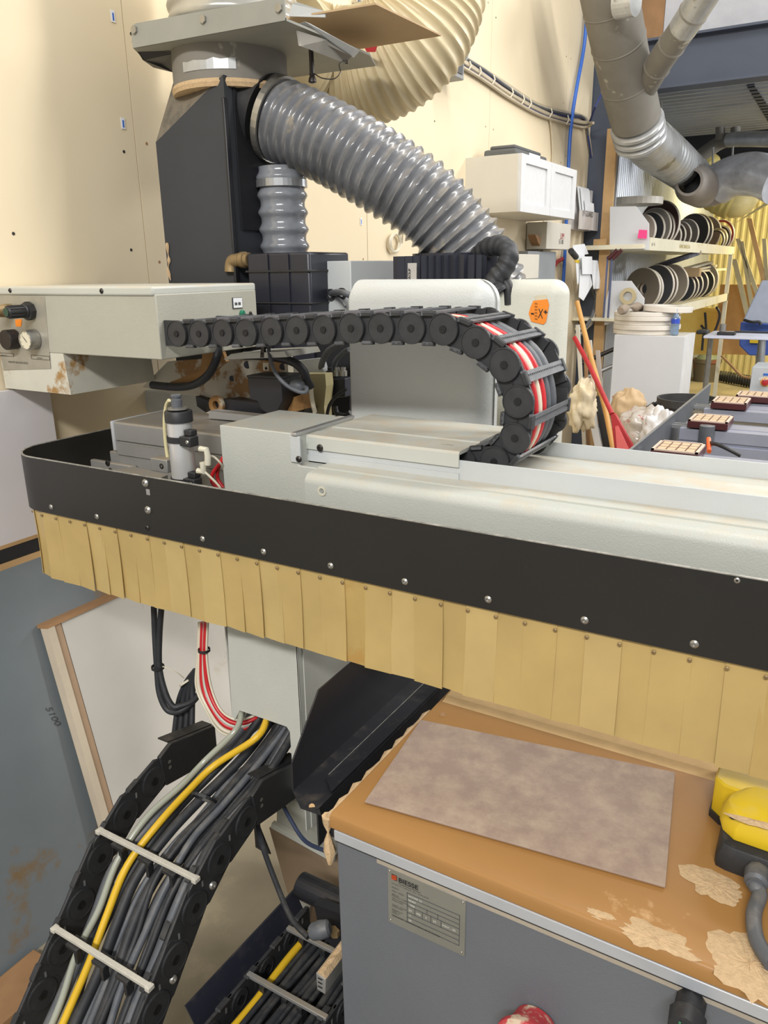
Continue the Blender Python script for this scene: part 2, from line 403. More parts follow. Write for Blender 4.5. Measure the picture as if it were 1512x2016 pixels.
# ================================================================ GANTRY BEAM
t = thing('gantry_beam', 'white sheet-metal cross beam with a cable tray behind the black band', 'machine beam', (-.5,1.2,1.1))
X0, X1 = -1.042, -.852
b = B(); poly = [(X0,1.12,.95),(-.81,1.12,.95),(-.81,1.12,1.252),(X1,1.12,1.252),(X1,1.12,1.312),(X0,1.12,1.312)]
b.prism(poly, (0,.19,0)); obj('end_cover', b, WHITE, t, bev=.002)
p = P(585,904,y=1.119); 
obj('end_bracket', B().box((-.868,1.116,1.258),(-.845,1.121,1.308)), WHITEC, t, bev=.001)
bolt(t, P(588,904,y=1.116), (0,-1,0), .0065, DARKST)
obj('cover_lip', B().box((-.862,1.113,1.309),(-.850,1.312,1.315)), ALU, t, bev=.001)
bolt(t, P(663,819,z=1.312), (0,0,1), .005, DARKST, .002)
# tray: front wall, floor, back wall
XE = .8
b = B(); b.box((-.852,1.150,1.252),(XE,1.153,1.291)); obj('tray_front', b, WHITEC, t, bev=.0008)
b = B(); b.box((-.852,1.150,1.252),(XE,1.40,1.255)); b.box((-.852,1.1532,1.262),(XE,1.20,1.264)); obj('tray_floor', b, WHITE2, t)
b = B(); b.box((-.852,1.398,1.225),(XE,1.401,1.2815)); obj('tray_back', b, WHITEC, t, bev=.0008)
b = B(); poly = [(-.852,1.146,1.279),(-.852,1.146,1.302),(-.852,1.150,1.306),(-.852,1.185,1.3065),(-.852,1.188,1.3045),(-.852,1.23,1.3045),(-.852,1.233,1.3065),(-.852,1.38,1.3065),(-.852,1.38,1.300),(-.852,1.149,1.300),(-.852,1.149,1.279)]
b.prism(poly, (.315,0,0)); obj('tray_cover', b, WHITE2, t)
bolt(t, P(630,882,y=1.146), (0,-1,0), .0075, DARKST)
b = B(); b.box((-.852,1.147,1.256),(-.537,1.150,1.268)); obj('tray_cover_hem', b, WHITEC, t)
# rounded lower cover
poly = [(-.803,1.07,1.0)]+[(-.803,1.07+.018*(1-math.cos(a)), 1.236+.018*math.sin(a)) for a in [i*math.pi/16 for i in range(9)]]+[(-.803,1.149,1.256),(-.803,1.149,1.0)]
b = B(); b.prism(poly, (XE+.8,0,0)); b.sm = True; obj('lower_cover', b, WHITE, t)
obj('cover_step', B().box((-.803,1.112,1.254),(XE,1.150,1.2575)), WHITE2, t)
obj('cover_gap', B().box((-.808,1.13,1.2),(XE,1.16,1.251)), BLKD, t)
bolt(t, P(634,967,y=1.07), (0,-1,0), .006, STEEL, .001); obj('washer', B().annulus(P(634,967,y=1.0695),(0,-1,0),.0055,.0085,.0012,24), M('bone_plastic',(214,210,190),.5), t)
# column under the beam
t = thing('support_column', 'white square column under the cross beam with a cable opening', 'machine column', (-.95,1.1,.55))
z0 = .638
b = B(); b.prism([(-1.045,1.1,.935),(-1.055,1.1,.655),(-1.046,1.1,.658),(-1.03,1.1,.687),(-.903,1.1,.687),(-.895,1.1,.678),(-.893,1.1,.54),(-.863,1.1,.53),(-.863,1.1,.935)], (0,.003,0)); obj('front_sheet', b, COLW, t, bev=.001)
b = B(); b.box((-.866,1.1,.44),(-.863,1.30,.935)); obj('side_sheet', b, COLW, t)
obj('side_flange', B().box((-.8625,1.115,.44),(-.860,1.30,.935)), COLW, t)
b = B(); b.box((-1.16,1.30,.5),(-.86,1.31,.94)); obj('back_sheet', b, COLW, t)
b = B(); b.box((-1.14,1.19,.56),(-1.136,1.30,.93)); b.box((-1.12,1.24,.56),(-1.05,1.25,.93)); obj('inner_post', b, COLW, t)
tag(obj('side_strut', B().prism([P(633,1295,y=1.22),P(648,1300,y=1.22),P(638,1345,y=1.22),P(624,1350,y=1.22)],(0,.03,0)), ALUD), 'slim grey strut between the column and the black chute', 'strut')
# ================================================================ UPPER CABLE CARRIER
cpx = [(350,657),(394,657),(440,655),(486,655),(536,652),(586,650),(639,649),(693,646),(751,646),(811,646),(874,648),(938,674),(994,718),(1021,790),(1015,862)]
YC = 1.185; YF = 1.372
cen = [P(u, v, y=YC) for u, v in cpx]
cen += [V((-.488,YC,1.287)), V((-.548,YC,1.2775)), V((-.609,YC,1.2765))]
t = thing('cable_carrier', 'black plastic cable chain curving over the white cross beam', 'cable chain', cen[0])
R = .0268
def link_mesh(side):
    b = B(); s = side
    b.cyl((0,-.004*s,0),(0,.003*s,0), R, 28)
    b.annulus((0,-.0055*s,0),(0,s,0), R*.93, R*.98, .0014, 28)
    k = .0245
    b.prism([(0,.003*s,-k),(.0585,.003*s,-k),(.0585,.003*s,k),(0,.003*s,k)],(0,.006*s,0))
    b.box((.021,-.003*s,k-.002),(.043,.006*s,k+.0045)); b.box((.021,-.003*s,-k-.004),(.043,.006*s,-k+.002))
    b.box((.023,-.0045*s,k-.003),(.041,-.003*s,k+.002))
    return b
proto = {}
for side, y in ((1, 0), (-1, YF-YC)):
    for i in range(len(cen)-1):
        a, c = cen[i], cen[i+1]; ang = math.atan2(c.z-a.z, c.x-a.x); sc = (c-a).length/.061
        M4 = Matrix.Translation(V((a.x, a.y+y, a.z))-cen[0]) @ Matrix.Rotation(-ang, 4, 'Y') @ Matrix.Diagonal((sc,1,1,1))
        if side not in proto:
            o = obj('chain_link', link_mesh(side), BLKC); 
            proto[side] = o; o.parent = t; o.matrix_basis = M4
            h = B(); h.cyl((0,-.0062*side,0),(0,-.0035*side,0), .0062, 14); 
            ho = obj('hub', h, M('hub_dark',(16,16,18),.6,var=0)); ho.parent = o; proto[(side,'h')] = ho
            h = B()
            for q in range(3):
                aa = q*2.094+1.57; h.box((0,0,0),(0,0,0)) if False else h.prism([V((math.cos(aa-.45)*.002,-.0066*side,math.sin(aa-.45)*.002)),V((math.cos(aa)*.0056,-.0066*side,math.sin(aa)*.0056)),V((math.cos(aa+.45)*.002,-.0066*side,math.sin(aa+.45)*.002))],(0,.001*side,0))
            h.box((.030,.0022*side,-.0015),(.036,.0031*side,.0015))
            h2 = obj('hub_notch', h, BLKD); h2.parent = o; proto[(side,'n')] = h2
        else:
            o = copy(proto[side], t, M4); copy(proto[(side,'h')], o); copy(proto[(side,'n')], o)
# crossbars on the outer and inner edge of each link
def bar_mesh():
    b = B(); L = YF-YC+.006
    b.box((-.0095,-.003,0),(-.003,L,.0035)); b.box((.003,-.003,0),(.0095,L,.0035)); b.box((-.004,0,0),(.004,L,.0018))
    n = 22
    for i in range(n): b.box((-.0042,.006+i*(L-.012)/n,.0022),(-.0005,.009+i*(L-.012)/n,.0034))
    b.box((-.0115,-.003,-.003),(.0115,.004,.0042)); b.box((-.0115,L-.007,-.003),(.0115,L,.0042))
    return b
bp = None
GREYBAR = M('crossbar_grey', (96,98,102), .42, var=.2, vs=40, dust=.3, dcol=(150,148,142))
for i in range(len(cen)-1):
    a, c = cen[i], cen[i+1]; ang = math.atan2(c.z-a.z, c.x-a.x); m0 = (a+c)/2-cen[0]
    for sgn in (1, -1):
        Rm = Matrix.Rotation(-ang, 4, 'Y'); M4 = Matrix.Translation(m0) @ Rm @ Matrix.Translation((0,0,.024*sgn))
        if sgn < 0: M4 = M4 @ Matrix.Diagonal((.8,1,-.6,1))
        if bp is None: bp = obj('crossbar', bar_mesh(), GREYBAR); bp.parent = t; bp.matrix_basis = M4
        else: copy(bp, t, M4)
obj('end_plate', B().box((-1.236,1.186,1.452),(-1.197,1.192,1.504)).box((-1.236,1.345,1.452),(-1.197,1.351,1.504)), BLKC, t, bev=.001)
def along(y, dz, r, m, label, i0=0, grp=None, wob=.0):
    pts = [V((p.x, y+wob*math.sin(k*.9), p.z+(0 if k < 10 else 0))) + V((0,0,0)) for k, p in enumerate(cen[i0:])]
    out = []
    for k in range(len(pts)):
        a = pts[max(k-1,0)]; c = pts[min(k+1,len(pts)-1)]; tt = (c-a).normalized(); n_ = V((-tt.z,0,tt.x)); out.append(pts[k]+n_*dz)
    return hose('hose' if m in (REDH, WHH, RUBG) else 'cable', out, r, m, label, 'hose', grp, 5)
along(1.207,.008,.0055,RUBG,'thin grey hose nearest the front plates in the cable chain')
along(1.222,.012,.0075,REDH,'front red hose curving inside the cable chain',wob=.002)
along(1.2395,.013,.0068,WHH,'cream hose between the two red hoses in the cable chain',wob=.002)
along(1.259,.011,.0082,REDH,'rear red hose curving inside the cable chain',wob=-.003)
along(1.289,.006,.0110,RUBG,'thick grey cable behind the red hoses in the cable chain')
along(1.320,.003,.0135,RUBG,'thickest grey cable nearest the rear plates in the cable chain')
along(1.236,-.007,.0058,RUB,'black cable lying inside the cable chain under the cream hose')
# ================================================================ PNEUMATIC BOX
t = thing('pneumatic_box', 'white metal control box with gauge and knob at the left edge', 'control box', (-1.5,1.17,1.42))
Zt = 1.572
b = B(); b.box((-1.79,1.172,1.424),(-1.237,1.49,Zt-.016)); obj('body', b, M('box_beige',(172,171,158),.5,var=.04,bump=.3,bs=400), t, bev=.002)
b = B(); b.box((-1.792,1.167,Zt-.019),(-1.239,1.494,Zt)); obj('lid', b, WHITE2, t, bev=.005, seg=3)
b = B(); b.prism([(-1.79,1.173,1.424),(-1.79,1.173,1.33),(-1.545,1.173,1.33),(-1.553,1.173,1.424)], (0,.26,0)); obj('lower_housing', b, M('stained_white',(200,198,184),.55,stain=(160,124,74),ss=7,st=.6), t)
bolt(t, P(20,572,y=1.167), (0,-1,0), .0055, DARKST); bolt(t, P(200,573,y=1.167), (0,-1,0), .006, DARKST)
pa, pb_, pc, pd = P(0,578,y=1.1715), P(88,584,y=1.1715), P(100,726,y=1.1715), P(0,722,y=1.1715)
obj('control_plate', B().quad((-1.785,1.1712,1.555),pb_,pc,(-1.785,1.1712,1.375)), M('brushed_plate',(168,164,152),.4,.3,vs=30), t)
kn = P(60,612,y=1.17)
b = B(); b.lathe(kn,(0,-1,0),[(0,.021),(.012,.021),(.013,.017)],8); k1 = obj('knob_nut', b, BLK, t, smooth=False)
b = B(); b.lathe(kn+V((0,-.012,0)),(0,-1,0),[(0,.0155),(.004,.0155),(.006,.0135),(.046,.0125),(.049,.010),(.050,.001)],24); k2 = obj('regulator_knob', b, BLK, t)
for i in range(12):
    a = i*math.pi/6; c = kn+V((math.cos(a)*.0134,-.04,math.sin(a)*.0134)); obj('ridge', B().box(c-V((.0012,.018,.0012)),c+V((.0012,.02,.0012))), BLK, k2)
obj('cap', B().cyl(kn+V((0,-.0625,0)),kn+V((0,-.0632,0)),.0095,18), M('dark_green',(40,70,56),.5), k2)
gp = P(68,668,y=1.17)
b = B(); b.lathe(gp,(0,-1,0),[(0,.0235),(.024,.0235),(.026,.022),(.026,.0205),(.0235,.0205)],32,cap=False); g1 = obj('pressure_gauge', b, STEEL, t)
obj('dial', B().cyl(gp+V((0,-.0225,0)),gp+V((0,-.0235,0)),.0205,28), M('dial_cream',(216,210,188),.5,var=.03), g1)
gd = gp+V((0,-.0237,0))
obj('needle', B().prism([gd+V((-.012,0,.011)),gd+V((.0015,0,-.0032)),gd+V((.005,0,-.006)),gd+V((-.001,0,.0015))],(0,-.0008,0)), INK, g1)
for i in range(17):
    a = math.radians(-50+i*17.5); c = gd+V((math.cos(a)*.0165,0,math.sin(a)*.0165)); e = gd+V((math.cos(a)*.0185,0,math.sin(a)*.0185)); nn = V((-math.sin(a),0,math.cos(a)))*.0005
    if i % 2 == 0: obj('dial_mark', B().prism([c-nn,e-nn,e+nn,c+nn],(0,-.0005,0)), INK, g1)
gp2 = gp+V((-.074,0,-.002)); b = B(); b.lathe(gp2,(0,-1,0),[(0,.0235),(.024,.0235),(.026,.022),(.026,.001)],32); obj('second_gauge', b, DARKST, t)
b = B(); b.lathe(kn+V((-.074,-.0,0)),(0,-1,0),[(0,.0155),(.010,.0155),(.046,.0125),(.050,.001)],20); obj('second_knob', b, BRASS, t)
op = P(36,634,y=1.1709); obj('warning_label', B().prism([op+V((-.010,0,.006)),op+V((.016,0,.007)),op+V((.008,0,-.011)),op+V((-.012,0,-.010))],(0,-.0004,0)), LBL, t)
o0 = P(17,714,y=1.1706); text('lettering','PNEUMATIC BALANCING DEVICE',.0062,o0,(1,0,0),(0,0,1),INK,t,sx=.80)
o0 = P(73,706,y=1.1706); text('lettering','SPINDLES',.0045,o0,(1,0,0),(0,0,1),INK,t)
o0 = P(0,701,y=1.1706); text('lettering','COMPENSATION',.0045,o0,(1,0,0),(0,0,1),INK,t,sx=.8)
for (u0,v0,u1,v1) in ((61,699,98,709),(-8,694,27,702)):
    a = P(u0,v0,y=1.1706); c = P(u1,v1,y=1.1706); 
    for q0, q1 in (((a.x,a.z),(c.x,a.z)),((a.x,c.z),(c.x,c.z)),((a.x,c.z),(a.x,a.z)),((c.x,c.z),(c.x,a.z))):
        obj('frame_line', B().box((q0[0]-.0003,1.1702,q0[1]-.0003),(q1[0]+.0003,1.1707,q1[1]+.0003)), INK, t)
# counter on the right-hand side
p = P(467,597,x=-1.2365); c1 = obj('counter', B().box(p-V((0,.017,.012)),p+V((.001,.017,.013))), M('counter_frame',(60,62,64),.5), t)
obj('counter_face', B().box(p-V((0,.014,.010)),p+V((.0016,.016,.012))), PAPER, c1)
for k in (-.006,.006):
    text('digits','88',.009,p+V((.0018,k-.005,-.004)),(0,1,0),(0,0,1),INK,c1,bold=.0002)
p = P(476,617,x=-1.2365); obj('green_button', B().lathe(p,(1,0,0),[(0,.008),(.004,.008),(.006,.006),(.006,.001)],20), M('green_button',(30,120,90),.4), t)
bolt(t, P(493,617,x=-1.2365), (1,0,0), .005, DARKST)
# ================================================================ LEFT RAIL, CYLINDER
t = thing('linear_beam', 'dusty aluminium profile beam behind the black band at the left', 'beam', (-1.3,1.22,1.14))
prof = [(1.22,1.13),(1.22,1.188),(1.216,1.188),(1.216,1.215),(1.222,1.215),(1.222,1.223),(1.216,1.223),(1.216,1.262),(1.219,1.266),(1.226,1.267),(1.40,1.267),(1.40,1.13)]
b = B(); b.prism([(-1.462,y,z) for y, z in prof],(.44,0,0)); obj('profile', b, ALUD, t)
b = B(); b.box((-1.472,1.212,1.195),(-1.462,1.40,1.268)); obj('end_cap', b, M('grey_cap',(178,180,182),.5), t, bev=.004)
b = B(); b.box((-1.50,1.225,1.13),(-1.462,1.40,1.19)); obj('lower_cap', b, ALUD, t, bev=.002)
t = thing('mounting_bracket', 'pale bolted bracket inside the curved end of the band', 'bracket', (-1.5,1.2,1.12))
b = B(); b.box((-1.55,1.205,1.12),(-1.40,1.218,1.168)); obj('plate', b, ALUD, t, bev=.003)
bolt(t, P(212,912,y=1.205), (0,-1,0), .008, DARKST); bolt(t, P(218,926,y=1.205), (0,-1,0), .007, DARKST)
tag(obj('mounting_plate', B().prism([P(188,930,z=1.17),P(262,918,z=1.17),P(330,935,z=1.17),P(270,960,z=1.17)],(0,0,-.02)), ALUD), 'flat dusty plate under the air cylinder', 'plate')
t = thing('air_cylinder', 'silver pneumatic cylinder with black end rings standing behind the band', 'cylinder', P(360,945,y=1.1))
c0 = P(359,950,y=1.1); c1 = P(351,812,y=1.1); ax = V((0,0,1)); h = c1.z-c0.z; ctr = V((c1.x, 1.1, c0.z))
b = B(); b.lathe(ctr-V((0,0,.03)),ax,[(0,.0245*1.02),(h+.03,.0245)],32); obj('barrel', b, M('barrel_silver',(206,206,204),.3,.35,var=.04), t)
obj('top_ring', B().lathe(ctr+V((0,0,h-.018)),ax,[(0,.0275),(.020,.0275),(.022,.026),(.022,.0)],32), BLK, t)
obj('cap_disc', B().lathe(ctr+V((0,0,h+.007)),ax,[(0,.020),(.003,.020),(.004,.010),(.004,.0)],28), STEEL, t)
obj('fitting', B().lathe(ctr+V((-.002,0,h+.01)),ax,[(0,.0105),(.016,.0105),(.017,.009),(.020,.009),(.021,.0105),(.025,.0105),(.026,.008),(.026,0)],18), RUBG, t)
for dz, nm in ((h-.058,'clamp_ring'),(.002,'clamp_ring')):
    r_ = obj(nm, B().annulus(ctr+V((0,0,dz)),ax,.0245,.0272,.012,32), BLK, t)
    q = ctr+V((.035,-.012,dz+.006)); obj('clamp_block', B().box(q-V((.016,.012,.010)),q+V((.014,.012,.010))), BLK, r_, bev=.002)
    obj('clamp_block', B().box(q+V((-.010,-.004,.010)),q+V((.010,.014,.022))), BLK, r_, bev=.002)
    bolt(r_, q+V((.006,-.012,0)), (0,-1,0), .0045, STEEL, .003)
q = P(404,893,y=1.085); obj('elbow', B().tube([q+V((-.012,0,.008)),q+V((.004,0,.008)),q+V((.006,0,-.004)),q+V((.004,0,-.022))],.0062,10), M('bone_plastic',(214,210,190),.5), t)
q = P(400,925,y=1.085); obj('elbow', B().tube([q+V((-.014,0,-.004)),q+V((0,0,-.004)),q+V((.001,0,.010)),q+V((.0,0,.016))],.0065,10), M('bone_plastic',(214,210,190),.5), t)
hose('air_tube', [P(401,916,y=1.085),P(409,901,y=1.09),P(420,899,y=1.1),P(434,912,y=1.11),P(440,925,y=1.13)], .0022, WHH, 'small cream air tube arching off the cylinder elbow', 'tube', seg=8)
hose('air_tube', [P(402,928,y=1.085),P(415,940,y=1.09),P(432,958,y=1.1),P(440,975,y=1.11)], .0024, WHH, 'cream air tube dropping from the lower cylinder elbow', 'tube', seg=8)
hose('air_tube', [P(333,788,y=1.112),P(327,800,y=1.118),P(324,830,y=1.12),P(326,870,y=1.12),P(331,905,y=1.12)], .0038, M('yellowed_tube',(214,206,162),.4), 'yellowed tube bending down the left side of the cylinder', 'tube', seg=10)
hose('hose', [P(440,905,y=1.16),P(420,930,y=1.15),P(418,950,y=1.15),P(436,965,y=1.15)], .004, REDH, 'red hose coiled behind the silver cylinder', 'hose')
hose('hose', [P(446,890,y=1.17),P(432,915,y=1.16),P(428,940,y=1.16),P(440,960,y=1.16)], .004, REDH, 'second red hose beside the white beam end cover', 'hose')
t = thing('clamp_block', 'small pale metal block bolted beside the silver cylinder', 'block', P(310,930,y=1.1))
q = P(312,915,y=1.1); obj('block', B().box(q-V((.018,.005,.014)),q+V((.03,.03,.014))), ALUD, t, bev=.002); bolt(t, P(318,918,y=1.095), (0,-1,0), .0065, DARKST, .002)
# ================================================================ HOODS, MOTORS
def hood(name, x0, x1, y0, y1, z0, z1, r, m, label, seam=None):
    b = B(); rings = []
    # rounded-box cover: rounded in plan corners at +x and rounded over the top front
    n = 7; pro = []
    for i in range(n+1): a = math.pi/2*i/n; pro.append((r*(1-math.sin(a)) if False else r*(1-math.cos(a)), 0)) 
    def ringat(inset, z):
        pts = []; rr = r
        for (cx_, cy_, a0) in ((x1-rr, y0+rr, -90), (x1-rr, y1-rr, 0), (x0+.01, y1-.01, 90), (x0+.01, y0+.01, 180)):
            q = rr if a0 in (-90, 0) else .01
            for k in range(7):
                a = math.radians(a0+90*k/6); pts.append(V((cx_+math.cos(a)*max(q-inset, .001) , cy_+math.sin(a)*max(q-inset,.001), z)) if True else None)
        if inset > 0:
            for p in pts:
                p.x = max(min(p.x, x1-inset), x0); p.y = max(p.y, y0+inset)
        return pts
    b.rings([ringat(0, z0), ringat(0, z1-r)]+[ringat(r*(1-math.cos(math.pi/2*i/8)), z1-r+r*math.sin(math.pi/2*i/8)) for i in range(1, 9)])
    b.sm = True
    t = thing(name, label, 'machine cover', ((x0+x1)/2, (y0+y1)/2, z0)); obj('shell', b, m, t); return t
HW = M('hood_white', (198,201,198), .4, var=.04, vs=3, bump=.45, bs=260, dust=.2)
h1 = hood('spindle_hood', -.936, -.604, 1.425, 1.50, 1.255, 1.578, .045, HW, 'rounded white cover directly behind the cable chain')
h2 = hood('rear_hood', -.72, -.557, 1.72, 1.79, 1.2, 1.572, .035, M('hood_cream',(206,206,194),.45,var=.04,vs=3,bump=.35,bs=260), 'taller rounded cream cover with an orange axis label')
lp = [P(u, v, y=1.7185) for u, v in ((1044,606),(1050,592),(1078,589),(1081,600),(1075,634),(1070,639),(1046,633),(1041,617))]
l = obj('axis_label', B().prism(lp, (0,-.0008,0)), LBL, h2); obj('label_backing', B().prism([p+V((0,.0006,0)) for p in [P(u,v,y=1.7185) for u,v in ((1052,583),(1074,580),(1079,600),(1060,600))]],(0,-.0008,0)), M('torn_paper',(214,206,180),.7), h2)
o0 = P(1059,626,y=1.717); text('lettering','X',.030,o0,(1,0,-.1),(0,0,1),INK,l,sx=.55); text('lettering','-',.024,P(1045,622,y=1.717),(1,0,-.1),(0,0,1),INK,l,bold=.0006); text('lettering','+',.016,P(1070,619,y=1.717),(1,0,-.1),(0,0,1),INK,l,bold=.0006)
for k in range(6): text('scale', '000', .0045, P(1052.5,599+k*6,y=1.717),(1,0,-.1),(0,0,1),INK,l)
# finned spindle motor
t = thing('finned_motor', 'dark finned motor standing behind the white hood', 'motor', (-.83,1.68,1.5))
xa, xb_ = P(757,500,y=1.68).x, P(935,500,y=1.68).x; zt_ = P(850,503,y=1.68).z
cxm = (xa+xb_)/2; rx = (xb_-xa)/2
b = B(); ring = []
n = 76
for i in range(n):
    a = 2*math.pi*i/n
    # rounded-square outline with radial fins
    q = (abs(math.cos(a))**5+abs(math.sin(a))**5)**(-1/5)
    rr = rx*q*(1 if i % 2 else .93)
    ring.append((cxm+math.cos(a)*rr, 1.80+math.sin(a)*rr))
b.rings([[V((x,y,1.50)) for x,y in ring],[V((x,y,zt_)) for x,y in ring]]); obj('finned_body', b, NAVY, t, smooth=False)
b = B(); b.cyl((cxm,1.80,zt_),(cxm,1.80,zt_+.006),rx*.8,36); obj('top_cover', b, NAVY, t)
a = P(803,518,y=1.672); c = P(820,568,y=1.672)
l = obj('name_label', B().box((a.x,1.671,c.z-.01),(c.x,1.674,a.z)), M('silver_label',(190,186,180),.5), t)
text('lettering','BIESSE GROUP',.0085,(a.x+.008,1.6705,1.545),(0,0,1),(-1,0,0),INK,l,bold=.0002)
text('lettering','111 88 1800',.004,(a.x+.014,1.6705,1.550),(0,0,1),(-1,0,0),INK,l)
text('lettering','IP54 220 S6',.004,(a.x+.020,1.6705,1.550),(0,0,1),(-1,0,0),INK,l)
# grey sheet housing behind
t = thing('grey_housing', 'pale grey sheet housing between the black motor and the finned motor', 'machine cover', (-1.05,1.7,1.3))
a = P(605,515,y=1.66); c = P(690,515,y=1.66); e = P(756,512,y=1.82)
b = B(); b.prism([(a.x,1.66,1.20),(c.x,1.66,1.20),(e.x+.04,1.86,1.20),(a.x,1.86,1.20)],(0,0,a.z-1.20)); obj('housing', b, WHITEC, t, bev=.002)
for u, v in ((652,580),(674,578)):
    p = P(u,v,y=1.66); obj('grommet', B().annulus(p,(0,-1,0),.008,.014,.006,20), BLK, t)
hose('cable', [P(652,578,y=1.655),P(665,575,y=1.62),P(682,578,y=1.58),P(700,590,y=1.60)], .0075, RUBG, 'grey cable leaving a grommet in the grey housing', 'cable')
hose('cable', [P(660,584,y=1.655),P(672,592,y=1.62),P(680,604,y=1.60)], .0035, RUBG, 'thin brown cable beside the grommet of the grey housing', 'cable')
# black servo motor
t = thing('servo_motor', 'glossy black square motor with a dusty brass elbow', 'motor', (-1.27,1.6,1.45))
a = P(482,495,y=1.58); c = P(606,500,y=1.58)
b = B(); b.box((a.x,1.585,1.26),(c.x,1.76,1.641)); obj('body', b, NAVY, t, bev=.006)
b = B(); b.box((a.x-.003,1.58,1.595),(c.x+.003,1.765,1.600)); b.box((a.x-.003,1.58,1.52),(c.x+.003,1.765,1.523)); obj('seam_band', b, BLK, t, bev=.001)
for k in (.35,.68): obj('rib', B().box((a.x+(c.x-a.x)*k-.002,1.581,1.28),(a.x+(c.x-a.x)*k+.002,1.586,1.638)), NAVY, t)
q = P(462,512,y=1.60)
b = B(); b.lathe(q+V((.05,0,0)),(-1,0,0),[(0,.017),(.012,.017),(.013,.020),(.026,.020),(.027,.016),(.034,.016)],16); obj('brass_collar', b, BRASS, t)
b = B(); b.tube(spline([q+V((.02,0,0)),q+V((-.004,0,-.002)),q+V((-.012,0,-.012)),q+V((-.013,-.002,-.03))],5),.017,14); obj('brass_elbow', b, BRASS, t)
# ---------------- mechanism under the chain
t = thing('spindle_bracket', 'white bracket plate with holes and brown grime under the cable chain', 'bracket', (-1.1,1.45,1.3))
def Q(pts, y): return [P(u,v,y=y) for u,v in pts]
b = B(); b.prism(Q([(420,705),(566,702),(568,740),(596,738),(604,800),(520,806),(430,785),(340,775),(280,762),(330,712)],1.44),(0,.02,0)); obj('plate', b, M('grimy_white',(196,190,172),.6,var=.08,stain=(150,112,66),ss=8,st=.53), t)
b = B(); b.prism(Q([(455,697),(560,692),(566,703),(440,708)],1.30),(0,.12,0)); obj('top_shelf', b, WHITE2, t)
for u,v,r in ((487,718,.009),(457,745,.007),(557,722,.008)):
    obj('hole', B().cyl(P(u,v,y=1.4395),P(u,v,y=1.4380),r,16), BLKD, t)
obj('small_plate', B().box(P(524,722,y=1.438)-V((.008,.002,.009)),P(524,722,y=1.438)+V((.008,.002,.009))), WHH, t); bolt(t, P(524,725,y=1.436),(0,-1,0),.004)
b = B(); b.prism(Q([(400,680),(430,672),(445,712),(405,745),(350,768),(330,765),(335,752),(395,730)],1.36),(0,.01,0)); obj('gusset', b, BROWNST, t)
t = thing('valve_block', 'black valve box with chamfered lower edge hanging under the chain', 'valve', (-1.0,1.4,1.33))
p_ = Q([(487,743),(553,746),(556,790),(548,806),(540,822),(514,806),(507,790),(492,786)],1.33)
b = B(); b.prism(p_,(0,.07,0)); obj('body', b, BLKD, t, bev=.0015)
obj('lid', B().prism([p_[0]+V((0,-.002,0)),p_[1]+V((0,-.002,0)),p_[1]+V((0,.072,0)),p_[0]+V((0,.072,0))],(0,0,.005)), BLK, t)
b = B(); b.prism(Q([(552,790),(596,776),(598,806),(560,816),(540,818)],1.37),(0,.04,0)); obj('side_bracket', b, BROWNST, t); bolt(t, P(568,794,y=1.37),(0,-1,0),.006)
p = P(588,758,y=1.33); obj('connector', B().lathe(p-V((.012,0,.0)),(1,-.2,-.1),[(0,.013),(.012,.014),(.022,.012),(.028,.006),(.03,.0)],18), RUBG, t)
tag(obj('grey_cable', B().tube(spline([P(528,678,y=1.32),P(531,700,y=1.30),P(540,730,y=1.29),P(560,755,y=1.29),P(585,770,y=1.30),P(602,772,y=1.31),P(604,764,y=1.32),P(596,760,y=1.33)],7),.0042,10), RUBG), 'grey cable looping down to the grey connector on the black valve box', 'cable')
hose('cable', [P(480,700,y=1.38),P(530,702,y=1.37),P(575,712,y=1.36),P(597,730,y=1.36),P(604,748,y=1.36),P(612,762,y=1.37)], .0095, RUB, 'thick black cable arching over the valve box', 'cable')
hose('cable', [P(612,760,y=1.37),P(614,785,y=1.38),P(620,812,y=1.39)], .005, WHH, 'cream wires hanging from the thick black cable', 'cable')
hose('hose', [P(428,676,y=1.36),P(428,700,y=1.34),P(412,735,y=1.33),P(385,756,y=1.33),P(350,762,y=1.34),P(300,758,y=1.36)], .0095, RUB, 'brown-stained black hose looping under the pneumatic box', 'hose')
tag(obj('hose_clip', B().prism(Q([(514,681),(520,681),(520,704),(512,704)],1.30),(0,.006,0)), DARKST), 'small grey clip hanging under the cable chain', 'clip')
t = thing('slide_carriage', 'dark dusty slide carriage on the aluminium profile beam', 'carriage', (-1.1,1.4,1.27))
b = B(); b.prism(Q([(385,780),(412,790),(405,812),(388,800)],1.42),(0,.05,0)); b.prism(Q([(412,790),(450,786),(600,806),(596,822),(520,820),(470,810),(430,806)],1.40),(0,.05,0)); obj('carriage', b, BLKD, t)
b = B(); b.prism(Q([(410,808),(570,822),(568,806),(540,836),(410,824)],1.335),(0,.03,0)) if False else b.prism(Q([(411,809),(512,820),(512,832),(411,824)],1.335),(0,.03,0)); obj('rail', b, ALUD, t)
obj('bearing', B().annulus(P(430,796,y=1.40),(0,-1,0),.010,.022,.01,24), BROWNST, t)
b = B(); b.prism(Q([(278,768),(400,775),(400,815),(278,812)],1.62),(0,.15,0)); tag(obj('gearbox_cover', b, WHITEC, bev=.008), 'pale cover behind the aluminium beam under the pneumatic box', 'machine cover')
t = thing('backing_plate', 'yellowed plate and wiring behind the valve box', 'plate', (-.98,1.45,1.3))
b = B(); b.prism(Q([(598,736),(640,736),(642,760),(638,800),(640,832),(604,832)],1.46),(0,.03,0)); obj('plate', b, M('yellowed',(182,172,130),.5,var=.12), t)
b = B(); b.prism(Q([(566,712),(630,705),(640,740),(600,740),(568,730)],1.50),(0,.02,0)); obj('plate', b, WHITEC, t)
